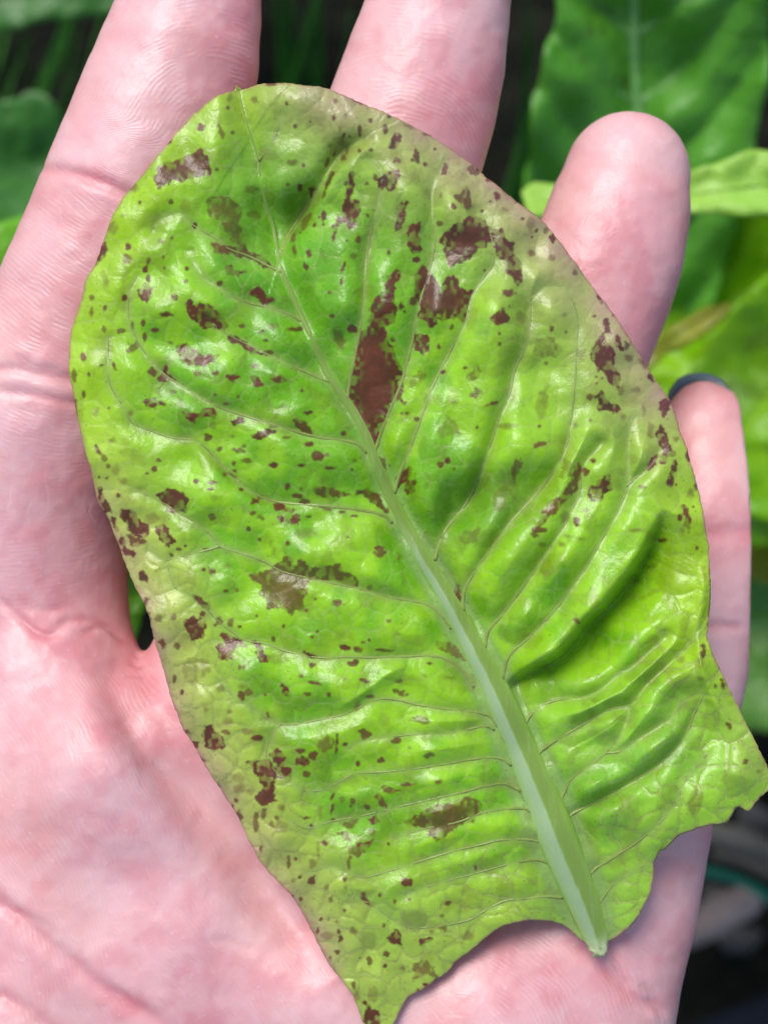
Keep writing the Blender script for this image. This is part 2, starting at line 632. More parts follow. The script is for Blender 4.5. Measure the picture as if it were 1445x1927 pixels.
# creases and folds of the palm: (pixel polyline, half width px, depth mm)
CREASE = [
    ([(60, 316), (100, 318), (140, 324), (180, 335), (250, 365), (310, 392), (360, 425)], 9, 0.42),
    ([(140, 336), (190, 352), (248, 378), (300, 408)], 7, 0.22),
    ([(-60, 700), (0, 692), (60, 700), (110, 712), (160, 712), (230, 700)], 11, 0.40),
    ([(-60, 742), (0, 735), (60, 742), (130, 756), (200, 760)], 9, 0.28),
    ([(20, 668), (70, 690), (120, 700)], 6, 0.16),
    ([(-60, 1090), (-10, 1120), (40, 1165), (80, 1196), (120, 1190)], 8, 0.34),
    ([(95, 1190), (140, 1165), (185, 1170), (225, 1198), (270, 1215)], 7, 0.28),
    ([(150, 1195), (175, 1182), (205, 1180), (240, 1205)], 6, 0.2),
    ([(30, 1130), (80, 1150), (130, 1140)], 9, 0.18),
    ([(-40, 1660), (10, 1705), (55, 1745), (110, 1790), (180, 1850), (260, 1900), (340, 1960)], 15, 0.55),
    ([(-20, 1700), (30, 1722), (75, 1735), (120, 1770)], 8, 0.2),
    ([(-20, 1860), (20, 1885), (60, 1910), (120, 1960)], 14, 0.5),
    ([(205, 1235), (235, 1320), (290, 1410), (360, 1490), (440, 1590), (530, 1720), (620, 1850)], 46, 2.3),
    ([(255, 1215), (300, 1330), (350, 1420)], 20, 0.3),
    ([(1060, 1770), (1110, 1800), (1160, 1850), (1205, 1885), (1260, 1905)], 10, 0.45),
    ([(1130, 1760), (1155, 1800), (1165, 1830), (1185, 1860)], 9, 0.4),
    ([(1200, 1850), (1230, 1880), (1250, 1920)], 8, 0.25),
    ([(1320, 1183), (1355, 1178), (1400, 1182)], 9, 0.35),
    ([(1300, 1000), (1350, 1003), (1430, 1000)], 18, 0.25),
    ([(380, 1780), (420, 1770), (480, 1790)], 8, 0.12),
    ([(150, 1560), (230, 1640), (300, 1730)], 10, 0.10),
    ([(40, 1500), (60, 1600), (110, 1700)], 12, 0.12),
]
cr = np.zeros(nv)
crm = np.zeros(nv)
for pts, w, dep in CREASE:
    p = spline(pts, 12)
    jit = 3.0 * vnoise(HX / 26, HY / 26, 11)
    d, s_, t_ = pdist(HX + jit, HY + jit, p, w * 5)
    fade = np.minimum(1, np.minimum(t_, 1 - t_) * 6 + 0.12)
    cr -= dep * fade * np.exp(-(d / w) ** 2) - 0.08 * dep * fade * np.exp(-((d - 2.3 * w) / (1.4 * w)) ** 2)
    if w < 30:
        crm = np.maximum(crm, fade * np.exp(-(d / (w * 1.2)) ** 2) * min(1, dep * 2))
# soft lumps under the skin
cr += 0.10 * fbm(HX / 70, HY / 70, 21, 3) + 0.03 * fbm(HX / 16, HY / 16, 23, 2)
hv = hv + hn * (cr * up)[:, None]

# papillary ridge field: level sets of phase; each region has its own flow, fading out at the seams
LAM = 8.8
ph = np.zeros(nv)
amp = np.zeros(nv)
best = np.full(nv, 1e9)
second = np.full(nv, 1e9)
warp = 9 * vnoise(HX / 170, HY / 170, 31) + 2 * vnoise(HX / 60, HY / 60, 33)


def region(dist, phase, a):
    global best, second, ph, amp
    m = dist < best
    second = np.where(m, best, np.minimum(second, dist))
    best = np.where(m, dist, best)
    ph = np.where(m, phase, ph)
    amp = np.where(m, a, amp)


for nm, core, a in (('index', (395, 260), 0.9), ('middle', (745, 330), 0.9), ('ring', (1165, 455), 0.3), ('pinky', (1318, 930), 0.5)):
    rows = np.array(FING[nm])[:-1]
    p = spline(rows[:, :2], 20)
    d, s_, t_ = pdist(HX, HY, p, 400)
    L = np.hypot(np.diff(p[:, 0]), np.diff(p[:, 1])).sum()
    along = t_ * L
    k0 = np.argmin(np.hypot(p[:, 0] - core[0], p[:, 1] - core[1])) / (len(p) - 1) * L
    axd = (p[-1] - p[0]) / np.linalg.norm(p[-1] - p[0])
    rc = np.hypot((HX - core[0]) * 1.05, (HY - core[1]))
    b = sstep(0, 130, along - k0)
    phase = (1 - b) * (k0 - rc) + b * (along + d * d / 900.0)
    region(d - 160, (phase + warp) * 2 * math.pi / LAM, a * (1 - 0.35 * b))
region(np.hypot(HX - 120, HY - 1560) - 330, ((HX - 120) * 0.90 - (HY - 1560) * 0.42 + 0.00035 * (HY - 1560) ** 2 + warp * 2) * 2 * math.pi / LAM, 0.75)
region(np.hypot(HX - 470, HY - 1800) - 300, ((HX - 400) * 0.80 - (HY - 1800) * 0.60 + warp * 2) * 2 * math.pi / LAM, 0.6)
region(np.hypot(HX - 960, HY - 1850) - 240, (np.hypot((HX - 840) * 1.0, (HY - 2010) * 1.0) + warp * 1.4) * 2 * math.pi / LAM, 1.0)
region(np.hypot(HX - 1240, HY - 1700) - 110, ((HX - 1240) * 0.96 + (HY - 1700) * 0.28 + warp) * 2 * math.pi / LAM, 0.25)
amp = amp * sstep(0, 40, second - best) * up
amp *= 1 + 1.2 * np.exp(-((HY - 600) / 130) ** 2) * (HX < 260)
red = 0.25 * np.exp(-(np.hypot(HX - 400, HY - 140) / 110) ** 2) + 0.25 * np.exp(-(np.hypot(HX - 800, HY - 110) / 120) ** 2) \
    + 0.2 * np.exp(-(np.hypot(HX - 880, HY - 230) / 90) ** 2) + 0.42 * crm - 0.20 * np.exp(-(np.hypot(HX - 1180, HY - 290) / 70) ** 2) \
    - 0.22 * np.exp(-(np.hypot(HX - 1290, HY - 1700) / 140) ** 2) - 0.15 * np.exp(-(np.hypot(HX - 300, HY - 1560) / 120) ** 2) \
    - 0.18 * np.exp(-(np.hypot(HX - 760, HY - 1890) / 120) ** 2) + 0.18 * np.exp(-(np.hypot(HX - 130, HY - 1350) / 140) ** 2) \
    + 0.16 * np.exp(-(np.hypot(HX - 120, HY - 560) / 160) ** 2)
mot = 0.5 + 0.5 * np.clip(fbm(HX / 190, HY / 190, 101, 3) * 1.1, -1, 1)
mot2 = 0.5 + 0.5 * np.clip(fbm(HX / 42, HY / 42, 104, 3) * 1.1, -1, 1)
red = red - 0.05 + 0.44 * sstep(0.2, 0.85, mot) + 0.30 * sstep(0.25, 0.85, mot2)
ph = ph + 3.2 * vnoise(HX / 28, HY / 28, 107)
amp = amp * sstep(-0.45, 0.35, vnoise(HX / 21, HY / 21, 109) + 0.6 * vnoise(HX / 70, HY / 70, 111))
tube_ = {}
for nm in FING:
    p = spline(np.array(FING[nm])[:-1, :2], 20)
    d, s_, t_ = pdist(HX, HY, p, 400)
    tube_[nm] = (d * s_, t_ * np.hypot(np.diff(p[:, 0]), np.diff(p[:, 1])).sum(), d)
near = np.argmin(np.stack([tube_[nm][2] for nm in FING]), 0)
lat = np.choose(near, [tube_[nm][0] for nm in FING])
alo = np.choose(near, [tube_[nm][1] for nm in FING])
dn = np.choose(near, [tube_[nm][2] for nm in FING])
onf = sstep(215, 165, dn) * (HY < 1240 + 0.35 * HX)
brk = sstep(-0.15, 0.45, vnoise(HX / 26, HY / 26, 131)) * up
brk2 = sstep(-0.1, 0.5, vnoise(HX / 24, HY / 24, 137)) * up
wob = 2.6 * vnoise(HX / 60, HY / 60, 133) + 0.9 * vnoise(HX / 21, HY / 21, 134)
pal = (HX * 0.82 - HY * 0.52)
lph = np.where(onf > 0.5, (alo + lat * lat / 700) * 2 * math.pi / 21, pal * 2 * math.pi / 27) + wob
joint = np.exp(-((HY - 590) / 120) ** 2) * (HX < 280) + 0.6 * np.exp(-((HY - 780) / 80) ** 2) * (HX < 280) + 0.4 * np.exp(-((HY - 380) / 60) ** 2) * (HX < 400)
lam = np.where(onf > 0.5, onf * np.clip(joint + 0.12, 0, 1), 0.55) * brk * (np.abs(onf - 0.5) > 0.35)
cph = np.where(onf > 0.5, lat * 2 * math.pi / 33, (HX * 0.35 + HY * 0.9 + 40 * vnoise(HX / 200, HY / 200, 139)) * 2 * math.pi / 36) + wob
cam_ = np.where(onf > 0.5, onf * np.clip(0.15 + 0.8 * np.exp(-((HY - 960) / 130) ** 2) * (HX < 280), 0, 1), 0.28) * brk2 * (np.abs(onf - 0.5) > 0.35)
hand = mesh_obj('hand', hv * MM, hq, SKIN, flo={'ridge_phase': ph, 'ridge_amp': amp, 'redness': red, 'line_phase': lph, 'line_amp': lam, 'cross_phase': cph, 'cross_amp': cam_})
tag(hand, 'open palm-up hand with spread fingers carrying the speckled lettuce leaf', 'hand')

# height of the hand seen from above, for laying the leaf on it
HB = 10
hm = np.full((int(1700 / HB), int(2400 / HB)), -60.0)
ii = ((HX + 100) / HB).astype(int)
jj = ((HY + 200) / HB).astype(int)
ok = (ii >= 0) & (ii < hm.shape[0]) & (jj >= 0) & (jj < hm.shape[1])
np.maximum.at(hm, (ii[ok], jj[ok]), hv[ok, 2])
pad = np.pad(hm, 1, mode='edge')
hm = np.max([pad[a:a + hm.shape[0], b:b + hm.shape[1]] for a in range(3) for b in range(3)], 0)
hm = np.maximum(hm, -16)
for _ in range(6):
    pad = np.pad(hm, 1, mode='edge')
    hm = sum(pad[a:a + hm.shape[0], b:b + hm.shape[1]] for a in range(3) for b in range(3)) / 9


def hand_top(X, Y):
    fx = np.clip((X + 100) / HB - 0.5, 0, hm.shape[0] - 1.001)
    fy = np.clip((Y + 200) / HB - 0.5, 0, hm.shape[1] - 1.001)
    i = fx.astype(int)
    j = fy.astype(int)
    u, v = fx - i, fy - j
    return (hm[i, j] * (1 - u) + hm[i + 1, j] * u) * (1 - v) + (hm[i, j + 1] * (1 - u) + hm[i + 1, j + 1] * u) * v


# fingernails on the back of each fingertip (the little finger's stands past its tip)
def nail(tip, nxt, rad, zc, length, over, wid):
    c, _ = stations([(*tip, rad, zc), (*nxt, rad, zc)])
    t = c[0] - c[-1]
    t[2] = 0
    t /= np.linalg.norm(t)
    side = np.array([t[1], -t[0], 0])
    R = rad / PPM * (CAMD - zc) / CAMD
    V, F = [], []
    nu, nw = 13, 9
    for lay in (0, 1):
        for i in range(nu):
            u = i / (nu - 1)
            for j in range(nw):
                a = (j / (nw - 1) * 2 - 1)
                ln = -length + (length + R + over - (over + R * 0.62) * (a * a) ** 1.3) * u
                rr = R * wid - lay * 0.45
                p = c[0] + t * ln + side * rr * math.sin(a * 1.15) + np.array([0, 0, -1]) * (R * FLAT * 0.30 + rr * FLAT * 0.62 * math.cos(a * 1.15) - 0.9 * u * u)
                V.append(p)
    k = nu * nw
    for i in range(nu - 1):
        for j in range(nw - 1):
            q = i * nw + j
            F.append((q, q + 1, q + nw + 1, q + nw))
            F.append((k + q, k + q + nw, k + q + nw + 1, k + q + 1))
    ring = [j for j in range(nw)] + [i * nw + nw - 1 for i in range(1, nu)] + [(nu - 1) * nw + j for j in range(nw - 2, -1, -1)] + [i * nw for i in range(nu - 2, 0, -1)]
    for a, b in zip(ring, ring[1:] + ring[:1]):
        F.append((a, a + k, b + k, b))
    return mesh_obj('fingernail', np.array(V) * MM, np.array(F), NAIL, hand)


nail((1325, 808), (1323, 900), 94, -25.5, 5, 1.15, 0.84)
nail((1181, 325), (1160, 420), 112, -15, 6, -1.6, 0.9)
nail((872, -120), (830, 0), 105, -12, 6, -1.0, 0.9)
nail((398, -110), (362, 0), 100, -10.5, 6, -1.0, 0.9)
nail((-720, 1330), (-640, 1500), 130, -14, 6, -1.0, 0.9)

# ------------------------------------------------------------------ the held lettuce leaf
OUT = [(455, 168), (490, 157), (530, 156), (580, 160), (621, 167), (656, 182), (701, 202), (742, 219), (787, 242), (829, 266), (880, 303),
       (923, 338), (964, 372), (1013, 409), (1051, 451), (1085, 496), (1122, 549), (1160, 598), (1209, 677), (1251, 740), (1264, 760), (1281, 813),
       (1300, 870), (1315, 926), (1326, 983), (1334, 1039), (1337, 1100), (1336, 1145), (1332, 1180), (1333, 1207), (1353, 1256), (1381, 1315),
       (1405, 1363), (1429, 1411), (1448, 1450), (1452, 1474), (1445, 1488), (1426, 1505), (1410, 1526), (1388, 1521), (1367, 1548), (1326, 1555),
       (1301, 1564), (1277, 1574), (1253, 1598), (1242, 1603), (1231, 1625), (1229, 1659), (1217, 1695), (1197, 1731), (1166, 1760), (1148, 1771),
       (1128, 1782), (1108, 1775), (1090, 1768), (1068, 1746), (1041, 1735), (1010, 1733), (979, 1735), (947, 1744), (920, 1760), (894, 1784),
       (880, 1795), (858, 1811), (836, 1836), (823, 1843), (800, 1860), (767, 1879), (756, 1900), (745, 1922), (730, 1950), (708, 1962), (690, 1945),
       (680, 1918), (668, 1885), (649, 1853), (621, 1818), (604, 1787), (587, 1756), (573, 1725), (549, 1687), (521, 1659), (490, 1621),
       (469, 1583), (452, 1545), (431, 1510), (408, 1476), (387, 1443), (366, 1405), (345, 1374), (331, 1339), (318, 1301), (304, 1249),
       (293, 1211), (283, 1173), (274, 1142), (252, 1100), (238, 1066), (224, 1028), (204, 976), (183, 941), (174, 896), (157, 837), (145, 782),
       (135, 726), (129, 688), (133, 636), (140, 602), (152, 567), (162, 526), (183, 488), (200, 436), (214, 401), (235, 366), (263, 335),
       (280, 315), (304, 283), (339, 242), (373, 207), (398, 186), (425, 174), (443, 168), (444, 161)]
MID = [(450, 172, 2), (460, 214, 2.5), (467, 238, 3), (484, 294, 3.5), (491, 335, 4), (501, 384, 5), (512, 418, 5.5), (522, 467, 6), (531, 508, 7), (546, 546, 8),
       (567, 593, 9), (595, 654, 10), (619, 706, 12), (647, 747, 13), (671, 785, 14), (692, 827, 15), (704, 861, 16), (720, 896, 18), (737, 938, 19), (754, 976, 20),
       (778, 1017, 22), (796, 1050, 24), (812, 1075, 25), (835, 1114, 27), (863, 1166, 30), (889, 1215, 33), (913, 1263, 35), (934, 1305, 37), (955, 1353, 39),
       (976, 1401, 41), (997, 1450, 44), (1022, 1510, 48), (1050, 1583, 49), (1072, 1637, 47), (1095, 1690, 44), (1112, 1735, 38), (1124, 1772, 30), (1131, 1798, 17)]
VEINS = [
    [(531, 512), (500, 498), (474, 484), (429, 467), (404, 449), (363, 422), (339, 401), (300, 412), (288, 432)],
    [(575, 608), (545, 592), (500, 578), (450, 564), (417, 543), (387, 525), (370, 498)],
    [(622, 718), (598, 710), (560, 693), (515, 672), (470, 650), (430, 630), (400, 608)],
    [(690, 852), (672, 836), (640, 828), (598, 823), (536, 806), (446, 778), (401, 761), (342, 726), (308, 702), (273, 664), (249, 619), (242, 585), (245, 550), (258, 520)],
    [(737, 985), (725, 972), (690, 963), (650, 957), (598, 951), (550, 948), (508, 941), (470, 925), (446, 906), (411, 868), (377, 834), (350, 826), (321, 823), (283, 810), (249, 796), (231, 764), (207, 723), (204, 681), (204, 636)],
    [(848, 1184), (839, 1170), (821, 1149), (794, 1135), (738, 1125), (669, 1107), (600, 1092), (532, 1076), (501, 1059), (450, 1040), (414, 1028), (397, 1007), (370, 988), (342, 969), (310, 948), (273, 931), (250, 925)],
    [(414, 1028), (387, 1036), (349, 1045), (311, 1054), (280, 1036)],
    [(892, 1295), (873, 1265), (842, 1242), (808, 1235), (756, 1236), (700, 1238), (646, 1237), (608, 1239), (546, 1228), (498, 1211), (463, 1206), (430, 1185), (408, 1166), (380, 1140), (356, 1121), (328, 1104), (314, 1059)],
    [(936, 1368), (925, 1351), (904, 1342), (842, 1335), (790, 1328), (749, 1318), (714, 1316), (680, 1330), (645, 1346), (600, 1355), (560, 1363), (529, 1363), (504, 1353), (442, 1312), (415, 1285)],
    [(529, 1363), (511, 1384), (501, 1415), (511, 1443), (539, 1467), (574, 1490)],
    [(930, 1375), (911, 1367), (842, 1381), (766, 1384), (686, 1394), (655, 1410)],
    [(962, 1442), (939, 1427), (894, 1429), (842, 1438), (790, 1446), (725, 1453), (669, 1457), (635, 1474), (600, 1489), (573, 1489)],
    [(980, 1490), (950, 1476), (911, 1481), (870, 1492), (820, 1503), (746, 1520), (677, 1537), (625, 1546), (580, 1560), (548, 1548)],
    [(1000, 1530), (979, 1522), (911, 1530), (860, 1548), (800, 1560), (740, 1578)],
    [(1025, 1592), (1005, 1582), (947, 1581), (900, 1592), (860, 1601), (815, 1614), (746, 1636), (687, 1652), (650, 1640), (620, 1632), (585, 1642)],
    [(1040, 1630), (1010, 1619), (956, 1628), (889, 1646), (822, 1664), (760, 1686)],
    [(1060, 1690), (1028, 1688), (988, 1692), (949, 1697), (910, 1716), (881, 1733), (818, 1745), (765, 1745), (716, 1716), (690, 1698), (650, 1702)],
    [(486, 303), (505, 280), (519, 256), (529, 221)],
    [(531, 472), (538, 452), (555, 422), (590, 370), (620, 318), (650, 280), (690, 258)],
    [(653, 752), (664, 688), (678, 619), (686, 550), (688, 498), (704, 411), (715, 360), (717, 325), (700, 300)],
    [(704, 855), (712, 830), (733, 775), (758, 713), (775, 647), (788, 575), (808, 508), (819, 446), (812, 394), (815, 339), (835, 292)],
    [(742, 928), (750, 900), (765, 861), (789, 799), (813, 730), (844, 668), (872, 612), (889, 555), (915, 515), (930, 488), (920, 430), (905, 400)],
    [(818, 1055), (822, 1040), (837, 1000), (872, 955), (896, 910), (917, 855), (938, 792), (958, 744), (969, 695), (990, 650), (998, 600), (997, 564), (985, 530), (980, 480)],
    [(998, 564), (1016, 545), (1036, 536), (1060, 540)],
    [(872, 1150), (871, 1130), (877, 1104), (898, 1069), (924, 1034), (965, 979), (1010, 930), (1048, 879), (1065, 840), (1074, 790), (1081, 734), (1086, 640), (1086, 594), (1068, 545)],
    [(913, 1220), (918, 1190), (946, 1156), (981, 1111), (1015, 1062), (1046, 1014), (1070, 972), (1092, 923), (1096, 880), (1130, 835)],
    [(946, 1280), (950, 1258), (960, 1235), (991, 1204), (1022, 1173), (1060, 1128), (1104, 1066), (1134, 1013), (1164, 960), (1179, 919), (1182, 866), (1181, 824), (1195, 772)],
    [(1179, 917), (1195, 900), (1215, 884), (1238, 852)],
    [(985, 1368), (1000, 1345), (1040, 1320), (1090, 1315), (1128, 1300), (1165, 1268), (1190, 1255), (1250, 1200)],
    [(1008, 1430), (1020, 1412), (1059, 1387), (1111, 1356), (1150, 1335), (1187, 1327), (1215, 1290), (1256, 1252), (1295, 1215), (1318, 1182)],
    [(1050, 1520), (1059, 1498), (1076, 1467), (1104, 1446), (1139, 1418), (1165, 1388), (1180, 1353), (1187, 1327)],
    [(1139, 1418), (1170, 1413), (1208, 1387), (1256, 1356), (1290, 1318)],
    [(1063, 1552), (1076, 1533), (1118, 1512), (1187, 1474), (1239, 1439), (1284, 1394), (1308, 1342), (1326, 1308)],
    [(1100, 1660), (1117, 1638), (1148, 1619), (1202, 1583), (1238, 1552), (1269, 1516), (1290, 1470), (1330, 1420)],
    [(1122, 1715), (1135, 1690), (1157, 1664), (1193, 1641), (1222, 1622)],
]
FOLD10 = [(945, 1300), (962, 1294), (997, 1270), (1059, 1235), (1108, 1180), (1153, 1135), (1209, 1062), (1239, 1002), (1255, 960)]

